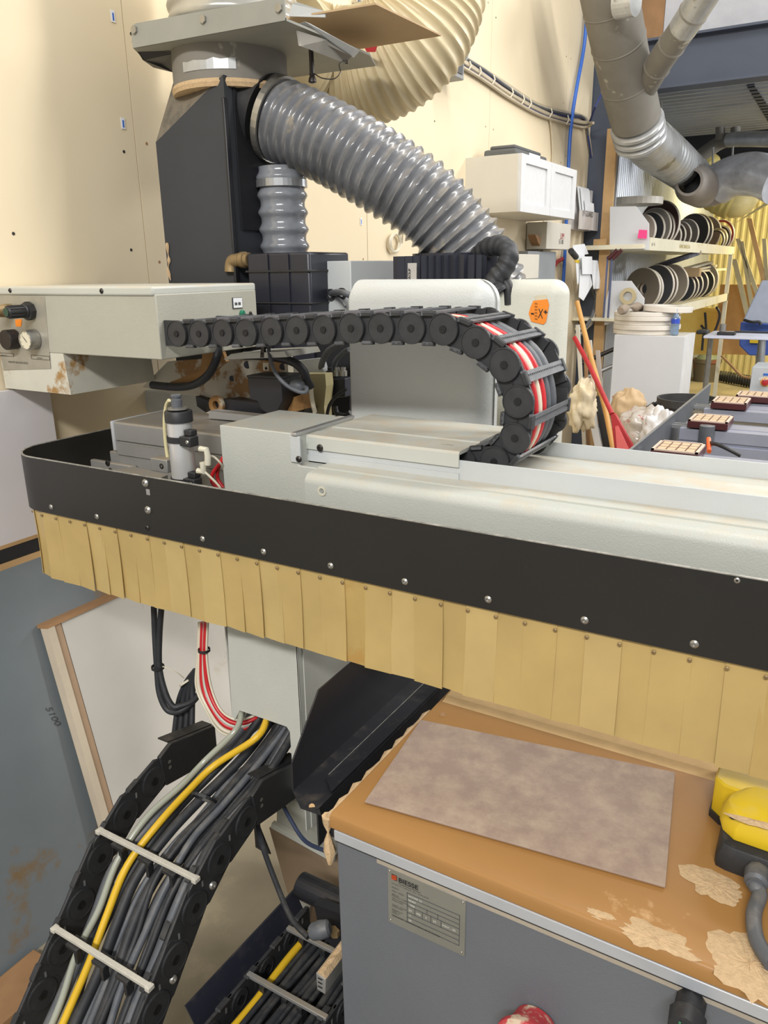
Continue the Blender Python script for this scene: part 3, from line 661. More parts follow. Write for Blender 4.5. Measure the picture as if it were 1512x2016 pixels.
t = thing('solenoid_cluster', 'dark cluster of solenoid valves left of the white hood', 'valve', (-.95,1.5,1.35))
b = B(); b.prism(Q([(600,672),(690,670),(688,830),(636,830),(636,735),(604,735)],1.60),(0,.02,0)); obj('dark_back', b, M('deep_black',(20,21,26),.7), t)
b = B(); b.prism(Q([(643,748),(679,745),(679,782),(643,785)],1.50),(0,.05,0)); obj('valve', b, NAVY, t, bev=.002)
for u in (650,664,676):
    q = P(u,740,y=1.51); obj('coil', B().lathe(q,(0,0,1),[(0,.009),(.012,.009),(.013,.006),(.02,.006),(.02,0)],14), STEEL if u>655 else BLK, t)
hose('cable', [P(632,742,y=1.52),P(634,715,y=1.50),P(648,690,y=1.49),P(672,676,y=1.48),P(682,660,y=1.48)], .0075, RUBG, 'grey cable rising from the dark solenoid valves', 'cable')
hose('cable', [P(656,735,y=1.54),P(660,712,y=1.53),P(675,695,y=1.52),P(688,688,y=1.5)], .006, RUBG, 'shorter grey cable beside the hood', 'cable')
hose('cable', [P(642,830,y=1.46),P(648,800,y=1.46),P(662,780,y=1.45),P(682,766,y=1.45)], .004, RUB, 'black cable curving up below the solenoid valves', 'cable')
hose('cable', [P(660,800,y=1.5),P(664,814,y=1.5),P(680,818,y=1.5),P(690,812,y=1.5)], .006, RUB, 'short black cable at the foot of the white hood', 'cable')
# ================================================================ EXTRACTION DUCT
t = thing('extraction_duct', 'tall black square dust duct with a chamfered top', 'duct', (-1.5,1.7,1.4))
A_ = V((-1.632,1.6,1.922)); Bq = V((-1.388,1.6,2.05)); C_ = P(345,150,y=1.69)
xl, xr, y0, y1, zb, ztp = -1.632,-1.388,1.6,1.82,1.28,2.05
b = B()
b.quad((xl,y0,zb),(xr,y0,zb),Bq,A_); b.quad(A_,Bq,C_); b.quad((xr,y0,zb),(xr,y1,zb),(xr,y1,ztp),Bq)
b.quad((xl,y1,zb),(xl,y0,zb),A_,C_,(xl,y1,ztp)); b.quad((xr,y1,zb),(xl,y1,zb),(xl,y1,ztp),(xr,y1,ztp)); b.quad(Bq,(xr,y1,ztp),(xl,y1,ztp),C_)
b.quad((xl,y0,zb),(xl,y1,zb),(xr,y1,zb),(xr,y0,zb)); obj('body', b, DUCTB, t, bev=.002)
obj('seam_flange', B().box((-1.392,1.592,1.28),(-1.384,1.606,2.0)), BLKD, t, bev=.002)
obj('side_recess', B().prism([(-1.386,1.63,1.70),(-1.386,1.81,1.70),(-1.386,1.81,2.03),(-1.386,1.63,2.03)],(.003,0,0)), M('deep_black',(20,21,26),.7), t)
b = B(); 
pts = [P(u,v,y=1.597) for u,v in ((329,478),(331,500),(333,515),(331,530),(336,552))]; b.tube(spline(pts,4),.0035,6,rf=lambda s:.003+.002*math.sin(s*17)); obj('foam_bead', b, DUSTM, t)
cc = P(447,128,y=1.72); 
t = thing('duct_collar', 'round grey metal collar joining the black duct to the plate above', 'collar', (cc.x,1.72,2.04))
cx_, cy_ = -1.475, 1.73
b = B(); b.lathe((cx_,cy_,2.035),(0,0,1),[(0,.150),(.005,.146),(.1,.146)],44); obj('ring', b, DUCTD, t)
b = B(); b.lathe((cx_,cy_,2.028),(0,0,1),[(0,.147),(.010,.151),(.018,.148)],44); obj('sealant', b, DUSTM, t)
b = B(); rg = []
for i in range(9):
    a = math.radians(-100+i*7); rg.append([V((cx_+math.cos(a)*.1475,cy_+math.sin(a)*.1475,z)) for z in (2.065,2.088+random.uniform(-.003,.003))])
for p_, q_ in zip(rg[:-1], rg[1:]): b.quad(p_[0],q_[0],q_[1],p_[1])
obj('foil_tape', b, GALV, t); bolt(t, P(379,126,y=1.60),(-.2,-1,0),.007,STEEL)
t = thing('flange_plate', 'grey sheet-metal plate with folded rim and bolts above the duct', 'plate', (-1.4,1.7,2.12))
pr_ = [V((-1.628,1.55,2.128)),V((-1.157,1.55,2.118)),V((-1.157,1.90,2.118)),V((-1.20,2.0,2.118)),V((-1.69,2.0,2.128)),V((-1.70,1.66,2.128))]
b = B(); b.prism(pr_,(0,0,.005)); obj('plate', b, M('grey_sheet',(150,150,142),.6,.1,var=.1,dust=.5), t)
b = B(); b.prism([V((-1.628,1.549,2.128)),V((-1.157,1.549,2.118)),V((-1.157,1.549,2.158)),V((-1.162,1.549,2.163)),V((-1.61,1.549,2.179)),V((-1.628,1.549,2.172))],(0,.004,0)); obj('front_rim', b, M('grey_sheet',(150,150,142)), t)
b = B(); b.prism([P(259,82,y=1.551),P(281,118,y=1.60),P(302,133,y=1.66),P(342,143,y=1.70),P(345,104,y=1.62)],(.0,0.004,0)); obj('side_rim', b, BLKD, t)
for u,v in ((266,59),(401,38),(550,16)): 
    q = P(u,v,y=1.549); obj('hex_bolt', B().cyl(q,q-V((0,.006,0)),.0095,6), STEEL, t)
t = thing('blast_gate', 'grey sliding gate plate sticking out of the flange beside the duct', 'gate plate', (-1.2,1.8,2.1))
b = B(); b.prism([P(583,48,y=1.62),P(688,110,y=1.80),P(700,96,y=1.80),P(600,42,y=1.62)],(0,.02,0)); obj('plate', b, WHITEC, t)
b = B(); b.prism([P(583,60,y=1.60),P(588,90,y=1.60),P(650,110,y=1.78),P(676,124,y=1.80),P(690,110,y=1.80),P(640,78,y=1.70)],(.002,.004,0)); obj('hanging_flap', b, DUCTD, t)
b = B(); b.prism([P(568,32,y=1.70),P(575,8,y=1.70),P(585,4,y=1.70),P(640,22,y=1.72),P(640,34,y=1.72)],(0,.004,0)); obj('upright_tab', b, WHITEC, t)
t = thing('cardboard_sheet', 'brown cardboard square lying on the gate plate', 'cardboard', (-1.15,1.85,2.175))
b = B(); b.prism([P(u,v,z=2.172) for u,v in ((562,38),(740,9),(869,71),(700,98))],(0,0,.004)); obj('sheet', b, M('cardboard',(184,158,122),.85,var=.07), t)
t = thing('release_pin', 'dark pin with a wire lanyard hanging from the gate plate', 'pin', P(614,130,y=1.72))
a = P(612,92,y=1.72); c = P(615,158,y=1.72)
b = B(); b.cyl(a,c,.0058,12); b.lathe(c,(0,0,-1),[(-.014,.008),(-.01,.006),(-.003,.009),(.004,.010),(.006,.006)],14); obj('pin', b, DARKST, t)
obj('lanyard', B().tube(spline([P(620,146,y=1.72),P(635,154,y=1.72),P(658,155,y=1.74),P(670,142,y=1.76),P(668,126,y=1.78),P(681,118,y=1.80),P(684,125,y=1.8),P(680,124,y=1.8)],6),.0013,6), DARKST, t)
hosecor('spiral_duct', [V((-1.46,1.74,2.125)),V((-1.46,1.74,2.20)),V((-1.46,1.74,2.32)),V((-1.45,1.74,2.55))], .165, M('shiny_duct',(190,188,178),.25,.5,var=.15), .035, .006, 'silvery spiral duct rising from the flange plate', 'duct')
# small clear hose behind the duct
hosecor('clear_hose', [V((-1.335,1.74,z)) for z in (1.45,1.6,1.75,1.855)], .066, GREYHC, .042, .008, 'vertical translucent hose right of the black duct', 'hose', sharp=1.6)
tag(obj('hose_clamp', B().annulus((-1.335,1.74,1.805),(0,0,1),.060,.0665,.018,36), ALU), 'shiny band clamp round the vertical translucent hose', 'clamp')
# big grey hose
hp = [P(512,222,y=1.74),P(548,236,y=1.745),P(610,262,y=1.75),P(690,303,y=1.76),P(770,352,y=1.78),P(840,402,y=1.81),P(895,458,y=1.84),P(940,520,y=1.87),P(965,575,y=1.9)]
hosecor('grey_hose', hp[1:], .100, GREYH, .027, .011, 'large dusty grey corrugated hose arching to the right', 'hose', sharp=2.0, spiral=True)
dd = (hp[1]-hp[0]).normalized()
t = thing('hose_cuff', 'black rubber cuff with a steel band at the grey hose mouth', 'cuff', hp[0])
obj('cuff', B().lathe(hp[0]-dd*.03,dd,[(0,.098),(.02,.102),(.04,.100),(.06,.101)],40), BLK, t)
obj('steel_band', B().annulus(hp[0]+dd*.048,dd,.097,.1035,.017,40), STEEL, t)
# beige hose
bp_ = [P(852,-60,y=2.35),P(845,5,y=2.33),P(815,70,y=2.3),P(765,115,y=2.28),P(700,135,y=2.26),P(640,130,y=2.22),P(590,115,y=2.15),P(555,100,y=2.05)]
hosecor('beige_hose', bp_, .165, BEIGEH, .0185, .008, 'large cream corrugated hose bending down behind the duct', 'hose', sharp=1.6, spiral=True)
tag(obj('red_tag', B().prism([P(716,92,y=2.08),P(742,90,y=2.08),P(738,102,y=2.08),P(722,102,y=2.08)],(0,.003,0)), RED), 'scrap of red tape on the cream hose below the cardboard', 'tape')
# spiral wrapped cable
wp = [P(900,575,y=1.86),P(916,548,y=1.82),P(938,510,y=1.78),P(962,487,y=1.76),P(990,485,y=1.75),P(1002,502,y=1.74),P(992,530,y=1.73),P(972,556,y=1.72),P(985,580,y=1.72)]
hosecor('wrapped_cable', wp, .0235, RUB, .018, .0022, 'black spiral-wrapped cable looping behind the finned motor', 'cable', seg=18, spiral=True)
hose('cable', [P(968,540,y=1.74),P(985,548,y=1.735),P(1000,565,y=1.73),P(1003,600,y=1.73)], .013, BLK, 'smooth black cable dropping between the two hoods', 'cable')
# ================================================================ BASE CABINET
t = thing('base_cabinet', 'grey machine base with a caramel-coloured lid and name plate', 'machine base', (-.2,1.1,FZ))
b = B(); b.box((-.573,.803,FZ),(.9,1.6,.760)); obj('body', b, GREYB, t, bev=.002)
b = B(); b.box((-.574,.797,.7640),(.9,.812,.783)); obj('aluminium_strip', b, M('strip_white',(188,192,198),.4,.3,dust=.3), t, bev=.0015)
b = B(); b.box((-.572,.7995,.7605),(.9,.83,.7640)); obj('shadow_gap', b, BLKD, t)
b = B(); b.box((-.50,.8012,.7515),(.9,.803,.7598)); obj('dust_strip', b, M('dust_film',(168,158,142),.9,var=.1,vs=40), t)
prof = [(.797,.784),(.797,.800),(.800,.8065),(.806,.8085),(.84,.8075),(1.30,.8075),(1.30,.784)]
b = B(); b.prism([(-.582,y,z) for y,z in prof],(1.48,0,0)); obj('lid', b, ORANGE, t, bev=.002)
b = B(); b.prism([(-.575,1.17,.8076),(-.575,1.19,.812),(-.575,1.30,.812),(-.575,1.30,.8076)],(1.45,0,0)); obj('rear_ledge', b, M('ledge_dust',(222,188,136),.85,var=.1,vs=30), t)
# foam along the left edge
b = B(); pts = [V((-.586,y,.800+random.uniform(-.003,.003))) for y in [.80+.02*i for i in range(18)]]; b.tube(pts,.006,7,rf=lambda s:.005+.0025*math.sin(s*61)); obj('foam_edge', b, DUSTM, t)
b = B(); pts = [V((-.588+random.uniform(-.002,.002),.802,z)) for z in (.80,.785,.77,.755,.735,.71)]; b.tube(pts,.008,7,rf=lambda s:.006+.0045*math.sin(s*9+1)); obj('foam_edge', b, DUSTM, t)
b = B(); b.box((-.590,.806,.76),(-.574,.83,.785)); obj('corner_bracket', b, BLKD, t)
# name plate
pl_ = thing('x', 'x', 'x'); bpy.data.objects.remove(pl_)
c00 = V((-.4815,.8022,.650)); W_, H_ = .1275, .1005
np_ = obj('name_plate', B().box((-.4815,.8015,.650),(-.354,.8030,.7505)), PLATE, t, bev=.0004)
def npt(x, z): return V((-.4815+x*W_, .8010, .650+z*H_))
for x, z in ((.025,.955),(.965,.955),(.03,.05),(.96,.05)): bolt(np_, npt(x,z), (0,-1,0), .0022, STEEL, .0015, 'rivet')
text('lettering','BIESSE',.0112,npt(.145,.835),(1,0,0),(0,0,1),INK,np_,bold=.0002,sx=1.1)
text('lettering','Woodworking Machinery',.0036,npt(.145,.795),(1,0,0),(0,0,1),INK,np_)
text('lettering','Via Toscana, 75 - 61100 Pesaro - ITALY  Tel. 0721/439100',.0026,npt(.055,.755),(1,0,0),(0,0,1),INK,np_)
lg = npt(.055,.83); obj('logo', B().box(lg,lg+V((.0092,-.0003,.0095))), INK, np_)
for k in range(4): 
    q = lg+V((.0003,-.0004,.0003+.0023*k)); obj('logo_stripe', B().prism([q,q+V((.0086,0,.0016)),q+V((.0086,0,.0028)) if k<3 else q+V((.0086,0,.0022)),q+V((0,0,.0012))],(0,-.0002,0)), M('logo_orange',(220,84,40),.5), np_)
for s_, z in (('MODELLO',.68),('MODEL - MODELE',.615),('SERIAL No.',.555),('MATRICOLA / N. SERIE',.525),('YEAR OF CONSTRUCTION',.48),('ANNEE DE FABR.',.445),('TENSION - VOLTAGE',.36),('ALIMENTATION',.33),('FREQUENCY Hz',.27),('PHASES / kW',.24),('MASSE kg',.21)):
    text('lettering',s_,.0026,npt(.055,z),(1,0,0),(0,0,1),INK,np_)
text('lettering','BEFORE USE READ THE INSTRUCTION MANUAL, USE THE 4 YR MANUAL',.0025,npt(.055,.155),(1,0,0),(0,0,1),INK,np_,bold=.0001)
def line(x0,z0,x1,z1,wd=.0003):
    a, c = npt(x0,z0), npt(x1,z1); obj('rule_line', B().box((a.x-wd,.8007,a.z-wd),(c.x+wd,.8016,c.z+wd)), INKG, np_)
for z in (.70,.62,.54,.46,.34,.25): line(.26,z,.93,z)
line(.26,.16,.93,.16); line(.26,.16,.26,.70); line(.93,.16,.93,.70)
for x in (.36,.46,.57,.70): line(x,.34,x,.46)
line(.52,.46,.52,.54); line(.66,.46,.66,.54)
WI = M('stamped_white',(214,214,208),.5,var=0)
for s_, x, z in (('ROVER 22',.28,.64),('90407',.28,.565),('1998',.28,.485),('SV',.285,.385),('400',.38,.385),('3',.50,.385),('50',.60,.385),('MAX - 30',.72,.385),('7',.29,.285),('20',.28,.20)):
    text('lettering',s_,.0052,npt(x,z),(1,0,0),(0,0,1),WI,np_)
# rubber mat
mp = [(-.548,.846),(-.579,1.09),(-.146,1.157),(-.109,.897)]
b = B(); b.prism([(x,y,.8092) for x,y in mp],(0,0,.0026)); tag(obj('rubber_mat', b, MAT_, bev=.0006), 'grey-brown rubber sheet lying askew on the caramel lid', 'mat')
tag(obj('lid_screw', B().cyl(P(872,1408,z=.808),P(872,1408,z=.809),.005,16), WOODD), 'small recessed screw cap in the caramel lid behind the mat', 'screw')
# patches of sawdust
def heap(c, rx_, ry_, h, label, seed):
    rnd = random.Random(seed); b = B(); n = 40; rings = []
    for q in (1,.8,.55,.25,.02):
        rings.append([V((c[0]+math.cos(2*math.pi*j/n)*rx_*q*(1+.45*noise.noise(V((math.cos(2*math.pi*j/n)*1.1+seed,math.sin(2*math.pi*j/n)*1.1,seed*.7)))+.28*noise.noise(V((math.cos(2*math.pi*j/n)*4+seed,math.sin(2*math.pi*j/n)*4,seed)))), c[1]+math.sin(2*math.pi*j/n)*ry_*q*(1+.45*noise.noise(V((math.cos(2*math.pi*j/n)*1.1+seed,math.sin(2*math.pi*j/n)*1.1,seed*.7)))+.28*noise.noise(V((math.cos(2*math.pi*j/n)*4+seed,math.sin(2*math.pi*j/n)*4,seed)))), c[2]+h*(1-q*q)*rnd.uniform(.6,1.2)+.0002)) for j in range(n)])
    b.rings(rings, True); o = obj('sawdust', b, DUSTM); o['kind'] = 'stuff'; return tag(o, label, 'sawdust')
q = P(1440,1935,z=.808); heap(P(1475,1900,z=.8078),.045,.045,.003,'sawdust patch on the right of the caramel lid under the grey cable',3)
heap(P(1290,1850,z=.8078),.045,.022,.002,'sawdust patch near the front edge of the caramel lid',5)
heap(P(1405,1745,z=.8078),.038,.026,.002,'sawdust patch in front of the yellow switch',8)
heap(P(1180,1800,z=.8078),.02,.008,.001,'faint sawdust streak at the lid front left of the big patch',9)
# limit switch
t = thing('foot_switch', 'yellow and black safety switch box with a yellow cover on the lid', 'switch', (0,1.0,.81))
def oct_(z, g=0): return [V(p) for p in [(-.061+g,.985+g,z),(-.058+g,.976+g,z),(-.045+g,.972+g,z),(.09,.966+g,z),(.09,1.075,z),(-.050+g,1.075,z),(-.062+g,1.045,z)]]
def oc2(z, g=0): return [V(p) for p in [(-.063+g,1.026+g*.3,z),(-.056+g,1.005+g,z),(-.040+g,.991+g,z),(.09,.985+g,z),(.09,1.07,z),(-.045+g,1.07,z),(-.062+g,1.045,z)]]
b = B(); b.rings([oct_(.8076),oct_(.822),oct_(.842,.006),oc2(.846)]); obj('base', b, BLK, t, bev=.0015)
b = B(); b.rings([oc2(.846,-.001),oc2(.862,-.001),oc2(.880,.007),oc2(.887,.020)]); obj('cover', b, YEL, t, bev=.002)
b = B(); b.prism([(-.081,1.082,.8076),(-.066,1.068,.8076),(.06,1.05,.8076),(.06,1.20,.8076),(-.079,1.20,.8076)],(0,0,.068)); obj('rear_block', b, YEL, t, bev=.003)
b = B(); b.prism([(-.083,1.080,.8074),(-.067,1.065,.8074),(.06,1.047,.8074),(.06,1.20,.8074),(-.081,1.20,.8074)],(0,0,.012)); obj('rear_base', b, BLK, t)
bolt(t, P(1443,1608,z=.879), (0,0,1), .005, DARKST, .001); 
hp_ = [V((-.006,.962,.828)),V((-.006,.940,.826)),P(1496,1760,z=.822),P(1484,1800,z=.82),P(1490,1850,z=.82),P(1520,1900,z=.82)]
tag(obj('cable', B().tube(spline(hp_,6),.0095,14), RUBG), 'dusty grey cable leaving the yellow switch towards the front', 'cable')
tag(obj('cable_gland', B().lathe(V((-.006,.967,.828)),(0,-1,0),[(0,.015),(.004,.016),(.007,.0165),(.022,.0150),(.026,.011),(.030,.011)],10), RUBG), 'grey cable gland screwed into the yellow switch', 'gland')
h_ = heap(P(1485,1620,z=.884),.034,.007,.004,'sawdust ridge lying on the yellow switch cover',4)
# knobs at the bottom edge
q = P(1040,2050,y=.77); t = thing('red_button', 'dusty red mushroom button at the bottom edge of the grey base', 'button', q)
obj('button', B().lathe(q+V((0,.03,0)),(0,-1,0),[(0,.03),(.02,.034),(.034,.044),(.040,.044),(.048,.036),(.052,.015),(.053,0)],32), M('dusty_red',(190,64,70),.7,stain=(206,184,160),ss=26,st=.52), t)
q = P(1352,2010,y=.77); t = thing('green_knob', 'black knob with green stripes on the grey base', 'knob', q)
obj('knob', B().lathe(q+V((0,.03,0)),(0,-1,0),[(0,.018),(.02,.018),(.024,.022),(.045,.020),(.048,.010),(.048,0)],10), BLK, t)
for k in (-1,0,1): obj('stripe', B().box(q+V((.006*k-.001,-.0185,-.006)),q+V((.006*k+.0015,-.0175,.014))), M('green_stripe',(60,120,90),.6), t)
# ================================================================ BLACK CHUTE BESIDE THE BASE
t = thing('black_chute', 'black folded sheet-metal chute running beside the caramel lid', 'chute', (-.66,1.0,.77))
ys_ = P(575,1555,z=.77).y
b = B(); b.prism([P(575,1555,x=-.698),P(573,1500,x=-.698),P(625,1358,x=-.698),P(684,1308,x=-.698),V((-.698,1.75,.93)),V((-.698,1.75,.765))],(.003,0,0)); obj('side_sheet', b, BLKD, t)
e0 = P(632,1600,z=.77)
b = B(); b.prism([V((-.698,ys_,.768)),P(592,1592,z=.768),P(632,1606,z=.768),V((-.632,.84,.768)),V((-.625,1.75,.768)),V((-.698,1.75,.768))],(0,0,.003)); obj('bottom_sheet', b, BLKD, t)
b = B(); b.prism([(-.664,ys_+.05,.770),(-.632,ys_+.02,.775),(-.625,1.75,.775),(-.660,1.75,.770)],(0,0,.003)); obj('raised_flange', b, BLKD, t)
b = B(); b.box((-.6655,ys_+.06,.7735),(-.6645,1.7,.7745)); obj('worn_crease', b, M('worn_edge',(176,174,166),.4,.5), t)
b = B(); b.box((-.634,.835,.70),(-.631,1.75,.772)); obj('outer_lip', b, BLKD, t)
obj('rust_spot', B().cyl(P(614,1588,z=.7712),P(614,1588,z=.7718),.005,10), WOOD, t)
# ================================================================ MACHINE BED PARTS LOW DOWN
t = thing('machine_bed', 'dusty beige bed frame low down behind the black chute', 'machine frame', (-.9,1.15,.3))
BEDM = M('bed_paint',(150,146,128),.65,var=.1,vs=5,stain=(120,96,70),ss=5,st=.6)
def Q3(l, y): return [P(u,v,y=y) for u,v in l]
b = B(); b.prism(Q3([(545,1570),(640,1590),(655,1690),(545,1628)],1.15),(0,.4,0)); obj('upper_panel', b, M('bed_grey',(170,170,160),.55), t)
b = B(); b.prism(Q3([(535,1620),(655,1690),(655,1698),(533,1630)],1.14),(0,.01,0)); obj('bright_flange', b, WHITE2, t)
b = B(); b.prism(Q3([(530,1630),(655,1700),(700,1760),(700,1900),(600,1850),(575,1790)],1.16),(0,.4,0)); obj('lower_panel', b, M('brown_panel',(140,120,96),.7,var=.15,vs=6), t)
b = B(); b.prism(Q3([(570,1765),(610,1785),(600,1850),(585,1840)],1.15),(0,.01,0)); obj('gusset', b, WHITE2, t)
for u,v in ((614,1600),(635,1643)): bolt(t, P(u,v,y=1.15),(0,-1,0),.006)
hose('cable', [P(550,1570,y=1.10),P(570,1610,y=1.08),P(600,1655,y=1.06),P(640,1675,y=1.04)], .0045, M('navy_cable',(52,62,86),.45), 'thin blue-grey hose sagging under the chute end', 'hose')
hose('cable', [P(505,1610,y=1.02),P(515,1660,y=.98),P(548,1750,y=.93),P(575,1810,y=.90),P(607,1845,y=.885)], .0055, RUB, 'long black cable hanging from the big carrier to the grey plug', 'cable')
tag(obj('cable_tab', B().prism(Q3([(500,1630),(512,1632),(532,1682),(516,1676),(503,1668)],1.0),(0,.003,0)), BLKD), 'small dark tab on the long hanging cable', 'tab')
a = P(592,1742,y=1.0); t = thing('black_roller', 'dark round roller stub poking out beside the grey base', 'roller', a)
b = B(); b.cyl(a,a+V((.16,0,.0)),.026,28); obj('roller', b, BLKD, t)
a = P(620,1838,y=.885); t = thing('sensor_plug', 'grey plug of the hanging cable on a dusty sensor bracket', 'plug', a)
obj('plug', B().lathe(a+V((-.012,0,-.004)),(.7,.4,.25),[(0,.010),(.006,.015),(.022,.017),(.036,.015),(.040,.010)],18), RUBG, t)
b = B(); b.prism(Q3([(618,1780),(672,1800),(680,1850),(664,1872),(640,1850),(628,1830)],.94),(0,.02,0)); obj('bracket', b, BLKD, t)
obj('bolt_head', B().lathe(P(660,1832,y=.93),(0,-1,0),[(0,.012),(.008,.012),(.009,0)],6), BRASS, t)
t = thing('grey_block', 'grey metal bar end heaped with sawdust beside the base', 'block', P(650,1900,y=.80))
b = B(); b.prism([P(622,1920,y=.80),P(640,1932,y=.80),P(638,1958,y=.80),P(624,1950,y=.80)],(.002,.12,0)); b2 = [P(622,1915,y=.80),P(641,1929,y=.80),P(640,1958,y=.80),P(624,1948,y=.80)]
obj('bar', B().prism(b2,(.0,.16,0)), ALUD, t, bev=.001)
for k in range(3): obj('groove', B().box(P(626,1926+k*8,y=.799),P(634,1929+k*8,y=.7985)), BLKD, t)
tp = b2[0]; hb = B(); rnd = random.Random(3); rr=[]
for i in range(12):
    y = .802+i*.012; rr.append([V((b2[0].x+.001,y,b2[0].z)),V((b2[0].x+.006,y,b2[0].z+.004+rnd.random()*.003)),V((b2[1].x-.006,y,b2[1].z+.007+rnd.random()*.004)),V((b2[1].x,y,b2[1].z))])
hb.rings(rr); obj('dust_heap', hb, DUSTM, t)
# ================================================================ LOWER CABLE CARRIERS
def plate_link(m, nm, parent, a, c, x, s, hw=.040, first=False):
    """side plate segment between pivots a,c (y,z) at plane x, thickness toward s"""
    a = V((x, a[0], a[1])); c = V((x, c[0], c[1])); d = (c-a).normalized(); n = V((0, d.z, -d.y)); n = -n if n.z < 0 else n
    L = (c-a).length
    b = B(); 
    q_ = V((s*.0008*(len(parent.children)%2),0,0)); ol = [a+q_-d*.034-n*hw*.62, a+q_-d*.02-n*hw*.95, c+q_-d*.02-n*hw, c+q_-d*.008-n*hw*.8, c+q_-d*.008+n*hw*.8, c+q_-d*.014+n*hw, a+q_-d*.024+n*hw*1.0, a+q_-d*.034+n*hw*.8]
    b.prism([p+V((0,0,0)) for p in ol],(s*.007,0,0)); o = obj('chain_link', b, m, parent, bev=.0015)
    k = B(); k.cyl(a+V((s*.0065,0,0)),a+V((s*.010,0,0)),hw*.80,26); k.annulus(a+V((s*.0095,0,0)),(s,0,0),hw*.72,hw*.76,.0012,26); obj('pivot_disc', k, m, o)
    k = B(); k.annulus(a+V((s*.010,0,0)),(s,0,0),.0045,.009,.0012,16); k.cyl(a+V((s*.010,0,0)),a+V((s*.0106,0,0)),.0045,12); obj('pivot_hub', k, M('hub_dark',(16,16,18)), o)
    k = B(); mm = a+d*L*.55+n*hw*.35+V((s*.0075,0,0)); k.box(mm-V((0,.002,.006)),mm+V((s*.0008,.002,.006))); obj('slot_mark', k, M('worn_mark',(120,120,118),.6), o)
    k = B(); mm = a+d*L*.5+n*hw; dd_ = d*.016
    k.prism([mm-dd_,mm+dd_,mm+dd_*.8+n*.003,mm-dd_*.8+n*.003],(.012 if nm == 'L' else -.012,0,0)); obj('link_lug', k, m, o)
    return o
XR, XL = -.90, -1.155
rp = [(479,1615),(426,1689),(377,1784),(338,1886),(301,1983)]
R_ = [(P(u,v,x=XR).y, P(u,v,x=XR).z) for u,v in rp]
l0 = R_[0]; d4 = (V(R_[4])-V(R_[3])); R_.append(tuple(V(R_[4])+d4*1.0)); R_.append(tuple(V(R_[5])+d4*1.1))
t = thing('large_cable_carrier', 'large black cable chain sweeping down to the lower left', 'cable chain', (-1.03,.9,.5))
for x, s in ((XR,1),(XL,1)):
    for a, c in zip(R_[:-1], R_[1:]): plate_link(BLKC, 'L' if x == XL else 'R', t, a, c, x, s)
    # mounting bracket plate
    y_, z_ = R_[0]
    ml = [(.975,.625),(1.01,.642),(1.16,.60),(1.16,.515),(.985,.545)]
    b = B(); b.prism([V((x+s*.001,y,z)) for y,z in [(y_+.02,z_+.046),(y_+.055,z_+.062),(y_+.19,z_+.03),(y_+.19,z_-.055),(y_+.03,z_-.03)]],(s*.010,0,0)); o = obj('mounting_plate', b, BLK, t, bev=.002)
    for dz in (0,.014): bolt(o, V((x+s*.011,y_+.045,z_+.008+dz)),(s,0,0),.0045,STEEL,.002)
    b = B(); b.prism([V((x,y,z)) for y,z in [(y_+.055,z_+.060),(y_+.19,z_+.028),(y_+.19,z_+.031),(y_+.055,z_+.063)]],(-.03,0,0)); obj('mounting_lip', b, BLK, t)
WBAR = M('dusty_bar',(196,192,180),.7,var=.1,vs=50)
for (u0,v0,u1,v1) in ((194,1631,387,1731),(106,1824,296,1944)):
    e = P(u1,v1,x=XR+.012); s_ = P(u0,v0,y=e.y)
    b = B(); L = e.x-s_.x
    b.box((s_.x,e.y-.005,e.z-.004),(e.x,e.y+.005,e.z+.004)); b.box((s_.x-.003,e.y-.007,e.z-.006),(s_.x+.008,e.y+.007,e.z+.003)); b.box((e.x-.008,e.y-.007,e.z-.006),(e.x+.003,e.y+.007,e.z+.003)); o = obj('crossbar', b, WBAR, t, bev=.001)
    for k in (.24,.52,.76):
        xx = s_.x+L*k; b = B(); b.box((xx-.016,e.y-.012,e.z-.012),(xx+.016,e.y+.014,e.z-.0045)); b.box((xx-.004,e.y-.006,e.z-.05),(xx+.004,e.y+.008,e.z-.01)); obj('separator', b, BLK, o, bev=.001)
bolt(t, P(419,1743,x=XR+.01),(1,-.3,.3),.008,STEEL,.005); bolt(t, P(341,1928,x=XR+.01),(1,-.3,.3),.008,STEEL,.005)
# cables: centre line in (y,z) with lateral x
base = [V((0,1.24,.74)),V((0,1.16,.665)),V((0,1.08,.612)),V((0,1.01,.585))]+[V((0,y-.0,z-.003)) for y,z in R_]
def ccable(x0, x1, dz0, dz1, r, m, label, grp=None, seed=0, top=None, nm='cable'):
    rnd = random.Random(seed); pts = []
    for k, p in enumerate(base):
        s = k/(len(base)-1); s2 = min(1, s*1.6); x = x0+(x1-x0)*s2
        n_ = V((0,0,1)); pts.append(V((x+rnd.uniform(-.006,.006)*min(1,k*.3), p.y, p.z+dz0+(dz1-dz0)*s+rnd.uniform(-.004,.004))))
    if top: pts = [V(q) for q in top]+pts[3:]
    return hose(nm, pts, r, m, label, 'cable', grp, 7, 10)
G = 'black cables in the large cable chain'
ORD = ['first','second','third','fourth','fifth','sixth','seventh','eighth','ninth','tenth','eleventh','twelfth','thirteenth','fourteenth','fifteenth','sixteenth','seventeenth','eighteenth','nineteenth','twentieth']
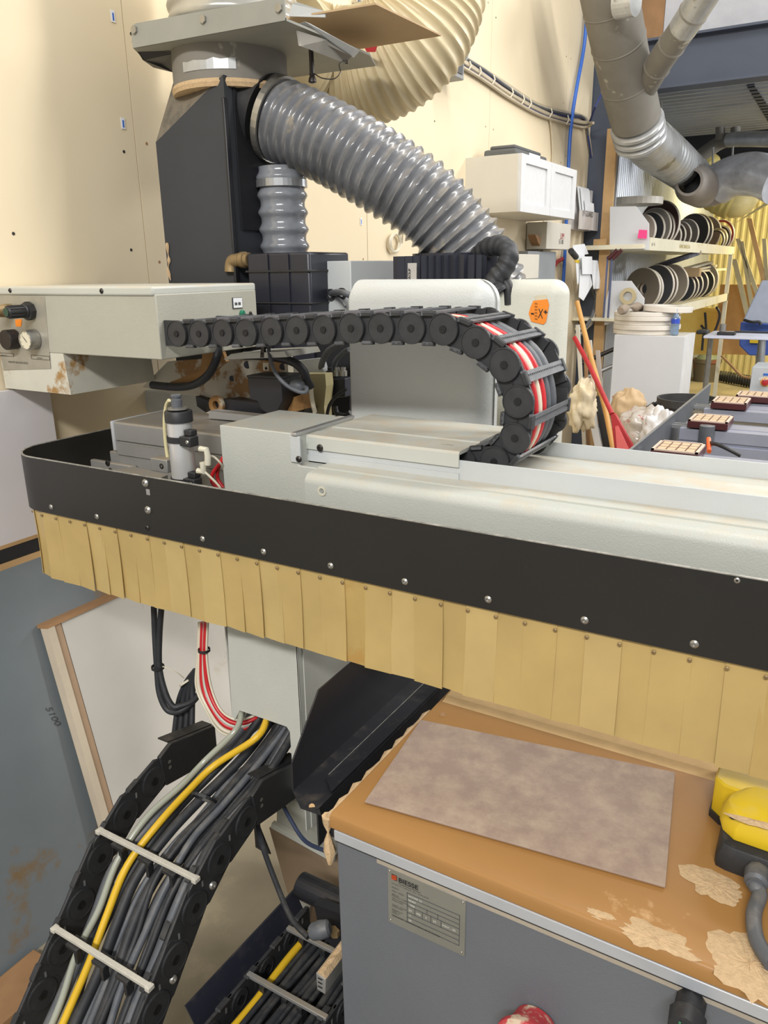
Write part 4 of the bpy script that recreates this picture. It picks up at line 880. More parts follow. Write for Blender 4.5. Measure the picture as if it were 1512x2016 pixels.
for i, (x0, x1, r, dz) in enumerate([(-1.02,-1.105,.012,-.004),(-1.0,-1.07,.009,.0),(-.965,-1.045,.0105,.004),(-.955,-1.02,.008,-.012),(-.94,-1.0,.0105,.006),(-.93,-.985,.0065,-.006),(-.925,-.972,.0075,.008),(-.92,-.958,.006,-.004),(-.918,-.945,.0065,.006),(-.915,-.935,.010,-.002),(-.912,-.922,.009,.004),(-.93,-.99,.006,.012),(-.95,-1.03,.007,-.018),(-.91,-.95,.008,-.014)]):
    ccable(x0, x1, dz, dz+.004, r, RUB if i % 3 else RUBG, ('thick' if r > .0085 else 'slim')+' dark cable, '+ORD[i]+' in the fan from the left side plate of the large chain', G, i)
ccable(-.995,-1.062,.022,.018,.0075,YELH,'bright yellow cable on top of the black bundle in the large chain',None,77,top=[P(540,1380,y=1.22),P(527,1412,y=1.12),P(505,1452,y=1.06)])
ccable(-1.015,-1.095,.022,.020,.0068,TRH,'translucent grey tube on the left of the yellow cable',None,78,top=[P(488,1375,y=1.2),P(477,1402,y=1.11),P(462,1440,y=1.06)])
for (u,v,r) in ((403,1568,.03),(395,1625,.022)):
    q = P(u,v,x=-.99); tag(obj('cable_tie', B().annulus(q,(.1,-.75,-.6),r*.82,r*.88,.006,20), BLK), 'black cable tie round the bundle in the large chain, '+('upper one' if v<1600 else 'lower one'), 'cable tie')
# red and cream loop beside the column
def loop(dx, r, m, label, nm='hose'):
    pts = [P(400+dx*.6,1225,y=1.13),P(398+dx*.6,1290,y=1.12),P(400+dx,1350,y=1.11),P(418+dx,1395,y=1.10),P(445+dx*.8,1428-dx*.9,y=1.10),P(480,1434-dx*1.2,y=1.115),P(508,1420-dx*1.0,y=1.14),P(535,1402-dx,y=1.18)]
    return hose(nm, pts, r, m, label, 'hose', None, 7)
loop(0,.0062,REDH,'thick red hose looping beside the white column')
loop(9,.005,REDH,'thin red hose looping inside the thick red one')
loop(-8,.005,WHH,'outer cream hose looping beside the white column')
loop(4,.0045,M('mint_hose',(190,200,186),.35),'pale green-grey hose between the two red loops')
loop(15,.0028,WHH,'innermost thin cream tube of the hose loop','tube')
loop(-14,.0028,WHH,'outermost thin cream tube of the hose loop','tube')
tag(obj('cable_tie', B().annulus(P(402,1282,y=1.12),(0,0,1),.012,.0138,.006,16), BLK), 'black tie on the red and cream hoses', 'cable tie')
for dx, lab in ((0,'left black cable hanging below the amber curtain'),(10,'right black cable hanging below the amber curtain')):
    hose('cable', [P(303+dx*1.5,1195,y=1.14),P(305+dx*.9,1250,y=1.14),P(309+dx*.5,1315,y=1.13),P(314+dx*1.2,1365,y=1.12),P(330+dx,1398-dx*.8,y=1.12),P(355,1400-dx,y=1.13),P(383,1378,y=1.16),P(400,1350,y=1.2)], .0072, RUB, lab, 'cable')
tag(obj('cable_tie', B().annulus(P(311,1316,y=1.13),(0,0,1),.013,.0155,.007,16), BLK), 'black tie on the two cables hanging below the curtain', 'cable tie')
for k in range(4):
    hose('cable', [P(384+k*3,1320,y=1.17),P(366+k*5,1345,y=1.17),P(352+k*9,1380,y=1.16),P(345+k*11,1430,y=1.14),P(338+k*13,1490,y=1.12)], .0068, RUB, ORD[k]+' black cable from the left in the tied bunch beside the column', 'cable', 'tied black cables left of the column')
tag(obj('cable_tie', B().annulus(P(368,1344,y=1.17),(-.5,0,.6),.017,.019,.005,16), WHH), 'white tie holding the bunch of black cables', 'cable tie')
hose('cable_tie', [P(320,1312,y=1.13),P(345,1322,y=1.14),P(362,1335,y=1.16)], .0012, WHH, 'long cream tie tail between the two cable bunches', 'cable tie', seg=6)
# second lower carrier
Z2 = .30
t = thing('small_cable_carrier', 'second cable chain lying low beside the grey base', 'cable chain', (-.74,.9,Z2))
XR2 = P(640,2000,z=Z2).x; XL2 = P(490,1920,z=Z2).x; 
tr = thing('carrier_trough', 'dark blue-black trough edge left of the second cable chain', 'trough', (XL2-.02,.9,Z2-.05))
e1 = P(410,1980,z=Z2); e2 = P(570,1800,z=Z2); XT = (e1.x+e2.x)/2
obj('wall', B().prism([(XL2-.055,.735,Z2+.01),(XL2-.015,.735,Z2-.06),(XL2-.015,1.06,Z2-.06),(XL2-.05,1.06,Z2+.01)],(.004,0,0)), NAVY, tr)
obj('floor_sheet', B().box((XL2-.02,.55,Z2-.064),(XR2+.03,1.06,Z2-.06)), BLKD, tr)
for x in (XL2-.008, XR2):
    for k in range(7):
        plate_link(BLKC,'L' if x < XR2 else 'R',t,(.50+.08*k,Z2-.03),(.58+.08*k,Z2-.03),x,1,.028)
for (u0,v0,u1,v1) in ((490,1918,640,1999),(569,1828,645,1872)):
    s_ = P(u0,v0,z=Z2); b = B(); b.box((XL2-.004,s_.y-.005,Z2-.004),(XR2+.006,s_.y+.005,Z2+.004)); o = obj('crossbar', b, ALUD, t, bev=.001)
    for k in (.2,.5,.7):
        xx = XL2+(XR2-XL2)*k; obj('separator', B().box((xx-.006,s_.y-.008,Z2-.045),(xx+.006,s_.y+.01,Z2-.004)), BLK, o)
for i in range(11):
    x = XL2+.030+i*(XR2-XL2-.036)/10; rnd = random.Random(i)
    m = YELH if i == 0 else RUB
    hose('cable', [V((x+rnd.uniform(-.004,.004),y,Z2-.022+rnd.uniform(-.006,.006))) for y in (.45,.58,.7,.82,.94,1.05)], .0055 if i%2 else .0075, m, 'yellow and green earth cable in the second chain' if i == 0 else ORD[i-1]+' black cable right of the yellow one in the second chain', 'cable', None if i == 0 else 'black cables in the second chain')
# ================================================================ WALL FITTINGS
t = thing('wall_cabinet', 'white wall cupboard with two framed doors', 'cabinet', (-1.65,4.3,1.86))
b = B(); b.box((-1.795,3.86,1.86),(-1.515,4.74,2.125)); obj('body', b, MELW, t, bev=.001)
for y0,y1 in ((3.862,4.298),(4.302,4.738)):
    b = B(); f=.06
    b.box((-1.515,y0,1.86),(-1.497,y0+f,2.125)); b.box((-1.515,y1-f,1.86),(-1.497,y1,2.125)); b.box((-1.515,y0+f,1.86),(-1.497,y1-f,1.90)); b.box((-1.515,y0+f,2.085),(-1.497,y1-f,2.125))
    d_ = obj('door', b, M('door_white',(206,207,208),.5,var=.04,vs=30), t, bev=.001)
    obj('door_panel', B().box((-1.515,y0+f,1.90),(-1.507,y1-f,2.085)), M('door_white',(206,207,208)), d_)
t = thing('tool_case', 'grey plastic tool case on top of the white wall cupboard', 'case', (-1.68,4.2,2.125))
b = B(); b.prism([P(968,292,x=-1.62),P(1046,294,x=-1.62),P(1079,305,x=-1.62),P(1079,290,x=-1.62),P(1018,283,x=-1.62),P(985,288,x=-1.62)],(-.12,0,0)) if False else b.box((-1.74,3.95,2.127),(-1.56,4.40,2.165)); obj('lower_shell', b, M('case_grey',(88,90,90),.6), t, bev=.012)
b = B(); b.box((-1.72,3.98,2.166),(-1.58,4.36,2.185)); obj('lid', b, M('case_grey',(88,90,90)), t, bev=.010)
obj('label', B().box((-1.559,4.12,2.135),(-1.5575,4.28,2.158)), PAPER, t)
# wall cable bundle
for i in range(9):
    rnd = random.Random(50+i); m = [M('cable_cream',(190,178,154),.5), M('cable_cream',(190,178,154)), RUBG, M('cable_blue',(48,60,120),.5)][i % 4]
    pts = []
    for u, v in ((700,10),(790,50),(885,104),(950,145),(1000,180),(1060,215),(1110,232),(1150,240)):
        pts.append(P(u+rnd.uniform(-3,3), v+(i-4)*2.8+rnd.uniform(-3,3)*(1 if m in (RUBG,) or i%4==3 else .4), x=-1.785+.004*(i%3)))
    if i < 4: pts += [P(1158,262+i*3,x=-1.78), P(1166,330,x=-1.78), P(1164+i,420,x=-1.78), P(1168+i*2,480,x=-1.78)]
    elif i%4 == 3: pts += [P(1172,210,x=-1.67),P(1186,180,x=-1.66)]
    else: pts += [P(1168,242,x=-1.70)]
    hose('cable', pts, .009 if i % 4 < 2 else .007, m, ORD[i]+' cable from the top in the bundle strung along the board wall', 'cable', 'cables strung along the wall', seg=6, n=4)
for i, (u, v) in enumerate(((925,130),(945,142),(972,157),(1008,183),(1030,196),(1044,204),(1085,222),(1118,236))):
    a = P(u,v-9,x=-1.77); c = P(u-3,v+9,x=-1.77); tag(obj('cable_tie', B().tube([a,(a+c)/2+V((.012,0,0)),c],.004,5), WHH), ORD[i]+' pale tie from the left on the wall cable bundle', 'cable tie', 'ties on the wall cables')
hose('cable', [P(1082,232,x=-1.785),P(1086,262,x=-1.785),P(1088,300,x=-1.785),P(1086,330,x=-1.79)], .008, M('cable_cream',(190,178,154)), 'single cream cable dropping from the bundle behind the cupboard', 'cable')
hose('air_pipe', [P(1156,10,x=-1.77),P(1150,90,x=-1.77),P(1134,180,x=-1.77),P(1124,250,x=-1.77),P(1119,330,x=-1.77),P(1112,500,x=-1.77),P(1104,640,x=-1.77)], .012, BLUEH, 'bright blue air pipe running down the board wall', 'pipe', seg=10)
t = thing('wall_socket', 'grey switch box on the board wall at the cable bundle', 'socket', P(865,140,x=-1.79))
a = P(868,130,x=-1.79); b = B(); b.box(a+V((0,-.10,-.06)),a+V((.09,.06,.05))); obj('box', b, M('socket_grey',(150,150,148),.5), t, bev=.006)
b = B(); b.box(a+V((.09,-.07,-.04)),a+V((.095,.035,.03))); obj('cover', b, INKG, t); b = B(); b.tube([a+V((.095,-.05,.03)),a+V((.13,0,.04)),a+V((.1,.05,.03))],.012,8); obj('lever', b, PAPER, t)
hose('wire_coil', [P(775+10*math.cos(k*.9)+k*.3,478+18*math.sin(k*.9),x=-1.78) for k in range(22)]+[P(793,458,x=-1.77)], .004, WHH, 'loose coil of pale wire hanging on the wall above the finned motor', 'wire', seg=6, n=4)
# fittings below the cupboard
def wbox(name, u0,v0,u1,v1, x, d, m, label, cat, bev=.003):
    a = P(u0,v0,x=x); c = P(u1,v1,x=x); t_ = B(); t_.box((x-d,a.y,c.z),(x,c.y,a.z)); return tag(obj(name, t_, m, bev=bev), label, cat)
t = thing('breaker_box', 'white breaker box with small red lettering below the cupboard', 'box', P(1105,460,x=-1.68))
a = P(1078,436,x=-1.66); c = P(1122,492,x=-1.66); obj('box', B().box((-1.79,a.y,c.z),(-1.66,c.y,a.z)), MELW, t, bev=.004)
text('lettering','LIM',.05,P(1103,470,x=-1.659),(0,1,0),(0,0,1),RED,t); text('lettering','55 80',.04,P(1100,480,x=-1.659),(0,1,0),(0,0,1),INKG,t)
wbox('wall_box', 1020,500,1060,548, -1.60, .15, MELW, 'white box face between the wrapped cable and the papers', 'box')
wbox('grey_cabinet', 1040,494,1092,560, -1.70, .06, M('cab_grey',(140,146,152),.4), 'grey see-through fronted box on the wall', 'box')
wbox('wall_batten', 1072,430,1079,600, -1.785, .01, WHH, 'slim pale batten on the wall below the cupboard', 'batten')
t = thing('leaflet_rack', 'clear leaflet rack with papers on the wall by the column', 'rack', P(1150,420,x=-1.70))
a = P(1133,365,x=-1.72); c = P(1168,455,x=-1.72)
obj('back', B().box((-1.79,a.y,c.z),(-1.74,c.y,a.z)), M('rack_plastic',(206,202,200),.3,coat=.4), t)
obj('front', B().box((-1.70,a.y+.05,c.z),(-1.69,c.y,c.z+(a.z-c.z)*.45)), M('rack_plastic',(206,202,200)), t)
for k, (u0,v0,u1,v1) in enumerate(((1136,366,1158,420),(1142,370,1160,430),(1150,395,1168,450))):
    obj('leaflet', B().prism([P(u0,v0,x=-1.72+.01*k),P(u1,v0+6,x=-1.72+.01*k),P(u1+3,v1,x=-1.72+.01*k),P(u0+5,v1-4,x=-1.72+.01*k)],(.004,0,0)), PAPER, t)
text('lettering','19 GUARD',.055,P(1146,425,x=-1.689),(0,1,0),(0,0,1),INKG,t)
for k,(l,mm_) in enumerate((([(1127,483),(1150,480),(1158,500),(1128,505)],'crumpled white paper pinned under the leaflet rack'),([(1132,505),(1150,500),(1152,540),(1136,560)],'narrow paper strip pinned at the left of the paper cluster'),([(1142,530),(1160,535),(1166,560),(1148,592),(1139,585)],'folded printed paper hanging lowest in the cluster'),([(1162,512),(1176,513),(1183,568),(1168,569)],'pale green-white paper pinned at the right of the cluster'),([(1145,505),(1165,505),(1165,540),(1146,540)],'square white paper in the middle of the cluster'))):
    tag(obj('paper', B().prism([P(u,v,x=-1.66+.008*k) for u,v in l],(.003,0,0)), PAPER), mm_, 'paper')
tag(obj('marker', B().cyl(P(1124,494,x=-1.645),P(1134,506,x=-1.645),.02,10), BLK), 'black marker clipped above the papers', 'marker')
tag(obj('yellow_tab', B().prism([P(1131,511,x=-1.648),P(1141,512,x=-1.648),P(1140,518,x=-1.648),P(1132,517,x=-1.648)],(.003,0,0)), YEL), 'small yellow tab on the narrow paper strip', 'tab')
hose('hand_tool', [P(1090,523,x=-1.76),P(1098,515,x=-1.77),P(1107,510,x=-1.78)], .014, RED, 'red and black tool handle beside the blue pipe', 'tool', seg=8)
tag(obj('torn_bracket', B().prism([P(1038,462,x=-1.75),P(1046,466,x=-1.75),P(1066,480,x=-1.75),P(1068,492,x=-1.75),P(1050,488,x=-1.75),P(1044,478,x=-1.75)],(.05,0,0)), WOODD), 'brown scrap of torn board left of the breaker box', 'scrap')
for k in range(5):
    hose('hanging_hose', [P(1163+k*3,560,x=-1.68),P(1172+k*2,590,x=-1.68),P(1166+k*2,620,x=-1.66),P(1150+k*2,650-k*2,x=-1.66),P(1135,665-k*6,x=-1.66)], .013, M('cable_cream',(190,178,154)) if k%2 else RUBG, ORD[k]+' strand from the left of the hose coil below the papers', 'hose', 'hose coil by the column', seg=7, n=4)
# ================================================================ DUCTS ON THE RIGHT
dp = [P(1190,-60,y=4.7),P(1203,10,y=4.8),P(1217,80,y=4.95),P(1234,160,y=5.15),P(1252,235,y=5.35)]
t = thing('main_duct', 'big dust-coated steel duct sloping down at the top right', 'duct', dp[4])
obj('duct', B().tube(spline(dp,6),.150,36), DUCTD, t)
for k in (1,2,3): 
    q = dp[k]; dd = (dp[k+1]-dp[k-1]).normalized(); obj('joint_band', B().lathe(q,dd,[(0,.151),(.004,.154),(.012,.151)],36), DUCTD, t)
q = dp[4]; dd = (dp[4]-dp[3]).normalized()
for k in range(3): obj('silver_ring', B().lathe(q+dd*(.02+.05*k),dd,[(0,.150),(.01,.163),(.03,.163),(.04,.150)],36), GALV, t)
obj('side_stub', B().cyl(P(1215,8,y=4.62),P(1252,2,y=4.6),.07,24), GALV, t)
el = [q+dd*.1, P(1262,262,y=5.6), P(1285,288,y=5.9), P(1308,305,y=6.3)]
obj('elbow', B().tube(spline(el,5),.152,32), GALV, t)
hosecor('spiral_pipe', [P(1282,283,y=5.9),P(1320,313,y=6.5),P(1350,337,y=7.3),P(1368,354,y=7.3)], .158, GALV, .10, .010, 'long shiny spiral duct running back below the ceiling', 'duct', spiral=True)
br = [P(1262,185,y=5.25),P(1300,120,y=5.0),P(1345,55,y=4.8),P(1400,-30,y=4.6)]
t = thing('branch_duct', 'slimmer dusty duct branching up to the right', 'duct', br[0]); obj('duct', B().tube(spline(br,6),.073,28), DUCTD, t)
for k in (.3,.55,.8):
    pp = spline(br,6); i0 = int(k*(len(pp)-1)); obj('joint_ring', B().lathe(pp[i0],(pp[i0+1]-pp[i0]),[(0,.074),(.004,.078),(.015,.074)],28), DUCTD, t)
i0 = len(pp)-7; obj('clean_section', B().tube(pp[i0:],.0745,28), GALV, t)
t = thing('rear_duct', 'small grey duct under the corrugated ceiling towards the right', 'duct', P(1400,285,y=8))
pp = spline([P(1372,312,y=8.0),P(1392,298,y=8.0),P(1420,280,y=8.0),P(1450,274,y=7.9),P(1530,274,y=7.6)],6); obj('duct', B().tube(pp,.060,24), DUCTD, t)
obj('clean_section', B().tube(pp[-9:],.062,24), GALV, t)
for u in (1418,1448): obj('riser', B().cyl(P(u,250,y=7.95),P(u,276,y=7.95),.04,16), DUCTD, t)
t = thing('wye_fitting', 'grey duct fitting with an open round end facing the camera', 'duct fitting', P(1370,362,y=7.6))
a = P(1357,358,y=6.75); c = P(1388,374,y=7.5)
b = B(); b.lathe(a,(c-a),[(0.0,.082),(.0,.102),(.03,.106),(.12,.125),(.22,.15),(.65,.15)],32,cap=False); obj('open_end', b, M('fitting_grey',(150,142,134),.55), t)
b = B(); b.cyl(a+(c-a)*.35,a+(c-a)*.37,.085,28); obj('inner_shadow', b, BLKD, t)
b = B(); b.tube(spline([P(1385,372,y=7.4),P(1404,368,y=7.4),P(1420,360,y=7.4)],6),.15,28); obj('arm', b, M('fitting_grey',(150,142,134)), t)
hosecor('silver_elbow', [P(1412,364,y=7.4),P(1440,348,y=7.35),P(1470,343,y=7.3),P(1500,346,y=7.2),P(1540,362,y=7.1)], .165, M('foil',(196,198,204),.25,.3,var=.25,vs=9), .30, .006, 'silver taped duct curving off to the right edge', 'duct')
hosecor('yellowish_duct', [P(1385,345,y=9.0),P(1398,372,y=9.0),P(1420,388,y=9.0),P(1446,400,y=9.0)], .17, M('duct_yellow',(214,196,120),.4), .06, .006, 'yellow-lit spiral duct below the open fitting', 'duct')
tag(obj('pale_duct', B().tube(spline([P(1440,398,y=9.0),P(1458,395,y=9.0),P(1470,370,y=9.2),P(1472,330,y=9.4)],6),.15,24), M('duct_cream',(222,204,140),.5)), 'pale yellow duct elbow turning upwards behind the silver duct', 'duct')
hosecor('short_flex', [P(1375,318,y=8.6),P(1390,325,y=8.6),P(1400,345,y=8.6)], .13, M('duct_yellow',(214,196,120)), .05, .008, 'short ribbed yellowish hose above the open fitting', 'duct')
for u0,v0,u1,v1,lab in ((1302,192,1300,245,'threaded rod hanging beside the spiral trunk'),(1404,290,1402,350,'left thin rod holding the silver duct'),(1443,288,1441,325,'right thin rod holding the silver duct')):
    tag(obj('hanger_rod', B().cyl(P(u0,v0,y=7.4),P(u1,v1,y=7.4),.008,8), STEEL), lab, 'rod')
# ================================================================ SHELVES WITH REELS
t = thing('reel_shelf', 'pale wooden shelf rack holding edging reels along the steel wall', 'shelf', (-1.65,8,1.2))
SHW = M('shelf_cream',(226,220,196),.6,var=.06,vs=5,stain=(196,184,130),ss=7,st=.62)
x0, x1 = -1.98, -1.32
zU = P(1277,490,x=-1.32).z; zL = 1.235
obj('upper_shelf', B().box((x0,5.75,zU),(x1,10.1,zU+.03)), SHW, t); obj('upper_fascia', B().box((x1,5.85,zU-.01),(x1+.02,10.15,zU+.075)), SHW, t)
obj('lower_shelf', B().box((x0,5.75,zL-.02),(x1,10.1,zL)), SHW, t); obj('lower_fascia', B().box((x1,6.0,zL-.045),(x1+.02,10.1,zL+.035)), SHW, t)
def divider(pts, y, nm):
    obj(nm, B().prism([P(u,v,y=y) for u,v in pts],(0,.02,0)), MEL, t)
divider([(1201,407),(1252,406),(1277,440),(1277,492),(1200,492)],5.80,'upper_divider')
divider([(1204,553),(1242,553),(1268,588),(1266,615),(1190,640),(1190,600)],5.80,'lower_divider')
obj('end_post', B().box((x1-.02,10.02,FZ),(x1+.02,10.08,zU)), SHW, t)
tag(obj('tape_ring', B().annulus(P(1237,583,y=5.79),(0,-1,0),.032,.058,.02,28), M('tape_tan',(190,176,140),.6)), 'round roll of tan tape hanging on the lower divider', 'tape')
tag(obj('pink_note', B().prism([P(u,v,y=5.77) for u,v in ((1258,452),(1274,453),(1273,470),(1255,469))],(0,.004,0)), PINK), 'bright pink note clipped at the corner of the upper divider', 'note')
a = P(1278,474,x=-1.298); 
text('lettering','# 4   41',.035,V((-1.299,5.9,zU+.02)),(0,1,0),(0,0,1),INKG,t)
text('lettering','BLANC ERABLE 3/16',.04,V((-1.299,6.9,zU+.02)),(0,1,0),(0,0,1),M('marker_yellow',(170,150,50),.6),t,sx=1.3)
text('lettering','NOYER 16',.04,V((-1.299,7.2,zL-.02)),(0,1,0),(0,0,1),M('marker_yellow',(170,150,50)),t,sx=1.3)
def reel(ur, vt, vb, col, hole, label, zb, grp, tilt=0, thick=.028, xs=-1.58):
    ur = 1180+ur*.1984; vt = 360+vt*.1984; vb = 360+vb*.1984
    rp_ = (vb-vt)/2; uc = ur-.80*rp_; vc = (vt+vb)/2
    # place so that the reel stands on the shelf at X about -1.62
    c = P(uc, vc, x=xs); dpt = (c-EYE).dot(V((vX[2],vY[2],vZ[2]))); r = rp_*dpt/F*1.0
    c = V((c.x, min(c.y, 9.85+.02*len(bpy.data.objects)%.2), zb+r))
    ax = V((math.sin(math.radians(22)),math.cos(math.radians(22)),tilt)).normalized()
    m = M('reel_%d_%d_%d' % col, col, .55, var=.06)
    t_ = thing('edging_reel', label, 'reel', c, grp)
    b = B(); b.annulus(c, ax, r*.97*hole, r*.97, thick, 40); obj('coil', b, m, t_)
    b = B(); b.annulus(c+ax*.002, ax, r*.975, r, thick-.004, 40); obj('outer_wrap', b, M('wrap_cream',(214,206,192),.5), t_)
G1 = 'edge band reels on the upper shelf'; G2 = 'edge band reels on the lower shelf'
US = [(545,245,555,(176,162,150),'pinkish grey'),(592,360,552,(120,104,92),'brown-grey'),(632,222,556,(56,58,62),'charcoal'),(692,190,566,(158,152,142),'warm grey'),(727,205,568,(92,74,70),'brown'),(774,115,566,(66,44,44),'dark maroon'),
 (800,350,585,(132,118,106),'taupe'),(842,340,590,(112,100,92),'mid brown'),(895,330,596,(148,132,120),'light taupe'),(966,310,602,(136,130,124),'grey'),(1070,212,560,(50,48,48),'nearly black'),(1102,262,610,(112,108,108),'slate grey'),(1182,305,636,(130,110,94),'tan-brown')]
for i, r_ in enumerate(US): reel(*r_[:4], .30, r_[4]+' reel of edging, '+ORD[i]+' from the divider on the upper shelf', zU+.03, G1)
UR = [(1225,440,636,(70,60,48),'black and cream'),(1252,420,636,(196,180,120),'cream'),(1282,405,640,(60,58,50),'black'),(1310,400,640,(206,186,130),'pale yellow'),(1336,420,645,(176,132,84),'orange-brown'),(1380,440,650,(166,60,44),'red'),(1428,350,620,(176,66,50),'thin red')]
for i, r_ in enumerate(UR): reel(*r_[:4], .88, r_[4]+' open ring of edging, '+ORD[i]+' past the solid reels on the upper shelf', zU+.03, G1, xs=-1.44)
LS = [(582,836,1240,(120,110,98),'grey-brown'),(606,866,1250,(150,134,116),'khaki'),(712,836,1240,(72,74,80),'charcoal'),(747,850,1238,(138,120,108),'mauve-brown'),(852,835,1210,(172,162,150),'light grey'),(925,945,1196,(62,66,76),'dark blue-grey'),(962,940,1190,(98,90,90),'brown-grey'),(1002,922,1188,(84,80,84),'smoky'),(1052,905,1180,(90,84,86),'purplish grey'),(1147,940,1165,(172,168,152),'pale grey'),(1207,852,1160,(158,148,128),'beige'),(1247,900,1120,(210,200,150),'cream'),(1332,895,1122,(56,58,54),'black-green')]
for i, r_ in enumerate(LS): reel(*r_[:4], .30, r_[4]+' reel of edging, '+ORD[i]+' from the divider on the lower shelf', zL, G2)
def flat(u, v, x, r, h, hole, m, label, cat='reel', grp=None, tilt=(0,0,1), y=None, z=None):
    c = P(u, v, x=x) if z is None else P(u, v, z=z)
    return tag(obj('edging_coil', B().annulus(c, tilt, r*hole, r, h, 36), m), label, cat, grp)
flat(1247,404,-1.62,.22,.05,.9,M('coil_pale',(206,200,188),.5),'pale flat coil lying on top of the upper divider')
flat(1333,515,-1.5,.22,.035,.75,M('coil_dark',(66,66,78),.5),'dark flat coil on top of the lower reels',tilt=(-.3,-.1,1))
tag(obj('cardboard_stack', B().box(P(1340,545,x=-1.62),P(1378,527,x=-1.42)), M('cardboard',(184,158,122)), bev=.003), 'small cardboard stack on top of the lower reels', 'cardboard')
for i,(u0,v0,u1,v1) in enumerate(((1362,526,1405,514),(1366,530,1412,521),(1372,532,1430,528))):
    tag(obj('edging_strip', B().prism([P(u0,v0,x=-1.5),P(u1,v1,x=-1.5),P(u1,v1+4,x=-1.5),P(u0,v0+4,x=-1.5)],(-.08,0,0)), MELW), ORD[i]+' white strip from the top lying over the lower reels', 'strip', 'white strips over the lower reels')
tag(obj('rag', B().tube(spline([P(1222,612,x=-1.25),P(1240,604,x=-1.25),P(1262,606,x=-1.25),P(1280,612,x=-1.25)],6),.03,10,rf=lambda s:.02+.012*math.sin(s*14)), M('rag',(150,136,120),.9)), 'crumpled grey rag between the reels and the white stack', 'rag')
# ================================================================ WHITE CABINET WITH WHITE COILS
YW = 5.25
a = P(1210,659,y=YW); c = P(1349,665,y=YW); xe = c.x
t = thing('storage_box', 'tall white melamine box carrying white coils and a water bottle', 'cabinet', ((a.x+c.x)/2,YW+.2,FZ))
obj('front_panel', B().box((a.x,YW,FZ),(xe,YW+.018,a.z)), MEL, t, bev=.002)
obj('side_panel', B().box((xe-.018,YW+.0185,FZ),(xe,YW+.36,a.z)), M('white_side',(222,222,222),.5), t)
obj('top_panel', B().box((a.x,YW+.0185,a.z-.02),(xe-.0185,YW+.36,a.z)), MELW, t); obj('side_panel', B().box((a.x,YW+.0185,FZ),(a.x+.018,YW+.36,a.z-.0205)), MEL, t)
WC = M('white_coil',(222,216,206),.5,var=.04)
zz = a.z+.001
for i,(du,r,h) in enumerate(((0,.205,.028),(4,.215,.03),(-3,.20,.026),(3,.212,.028),(0,.208,.026))):
    xc = (a.x+xe)/2-.075+du*.002; tag(obj('white_coil', B().annulus((xc,YW+.21,zz),(0,0,1),r*.4,r,h,40), WC, bev=.003), 'white edging coil in the stack on the white box, '+ORD[i]+' from the bottom', 'coil', 'white coils on the white box'); zz += h+.001
tag(obj('white_coil', B().annulus(((a.x+xe)/2+.06,YW+.2,zz),(.05,0,1),.08,.155,.035,40), WC, bev=.003), 'smaller white coil tilted on top of the stack', 'coil', 'white coils on the white box')
q = P(1328,652,y=YW+.08); t = thing('water_bottle', 'clear water bottle with a blue label standing on the white box', 'bottle', (q.x,q.y,a.z))
b = B(); b.lathe((q.x,q.y,a.z+.001),(0,0,1),[(0,.022),(.004,.026),(.05,.026),(.055,.024),(.062,.026),(.11,.026),(.135,.012),(.15,.010)],20); obj('body', b, M('bottle_clear',(150,176,206),.1,trans=.6,coat=.5), t)
obj('label', B().annulus((q.x,q.y,a.z+.075),(0,0,1),.026,.0268,.03,20), M('label_blue',(50,80,190),.5), t)
obj('cap', B().cyl((q.x,q.y,a.z+.151),(q.x,q.y,a.z+.165),.012,14), M('cap_blue',(150,180,220),.4), t)
# bin
q = P(1354,783,y=4.83); zr = q.z
t = thing('rubber_bin', 'black rubber bin with a lug handle behind the bed rail', 'bin', (q.x,4.83,FZ))
R2 = .165
b = B(); b.lathe((q.x,4.83,FZ),(0,0,1),[(0,R2*.78),(zr-FZ-.05,R2*.97),(zr-FZ-.045,R2*1.04),(zr-FZ,R2*1.05),(zr-FZ,R2*.97),(zr-FZ-.15,R2*.93),(zr-FZ-.3,R2*.9)],32,cap=False); b.cyl((q.x,4.83,FZ),(q.x,4.83,FZ+.01),R2*.78,32); obj('body', b, M('bin_black',(56,56,56),.6,var=.2,vs=20,dust=.3,dcol=(120,116,108)), t)
hq = V((q.x-R2*1.0,4.78,zr-.05)); obj('handle', B().tube(spline([hq+V((0,-.05,.02)),hq+V((-.05,-.05,-.02)),hq+V((-.055,.02,-.03)),hq+V((0,.06,.01))],6),.012,8), BLK, t)
# brooms, scoop, bags, offcuts
XB = P(1190,760,y=4.3)
t = thing('red_scoop', 'red long-handled scoop leaning by the boards', 'scoop', P(1215,880,y=3.9))
hs = [P(1131,665,y=4.3),P(1165,730,y=4.15),P(1205,815,y=4.0)]; obj('handle', B().tube(spline(hs,5),.013,10), RED, t)
b = B(); b.prism([P(1201,812,y=4.0),P(1212,815,y=4.0),P(1262,905,y=3.95),P(1212,905,y=3.95)],(0,.02,0)); obj('pan', b, RED, t, bev=.004)
b = B(); b.prism([P(1211,840,y=3.98),P(1216,838,y=3.98),P(1240,890,y=3.9),P(1215,895,y=3.9)],(0,.01,0)); obj('pan_rib', b, M('red_light',(200,90,90),.5), t)
hose('broom_handle', [P(1136,594,y=4.55),P(1160,690,y=4.4),P(1190,800,y=4.2),P(1210,900,y=4.05)], .014, M('handle_wood',(200,150,82),.5), 'yellow wooden broom handle leaning at the column', 'broom', seg=10)
rnd = random.Random(11)
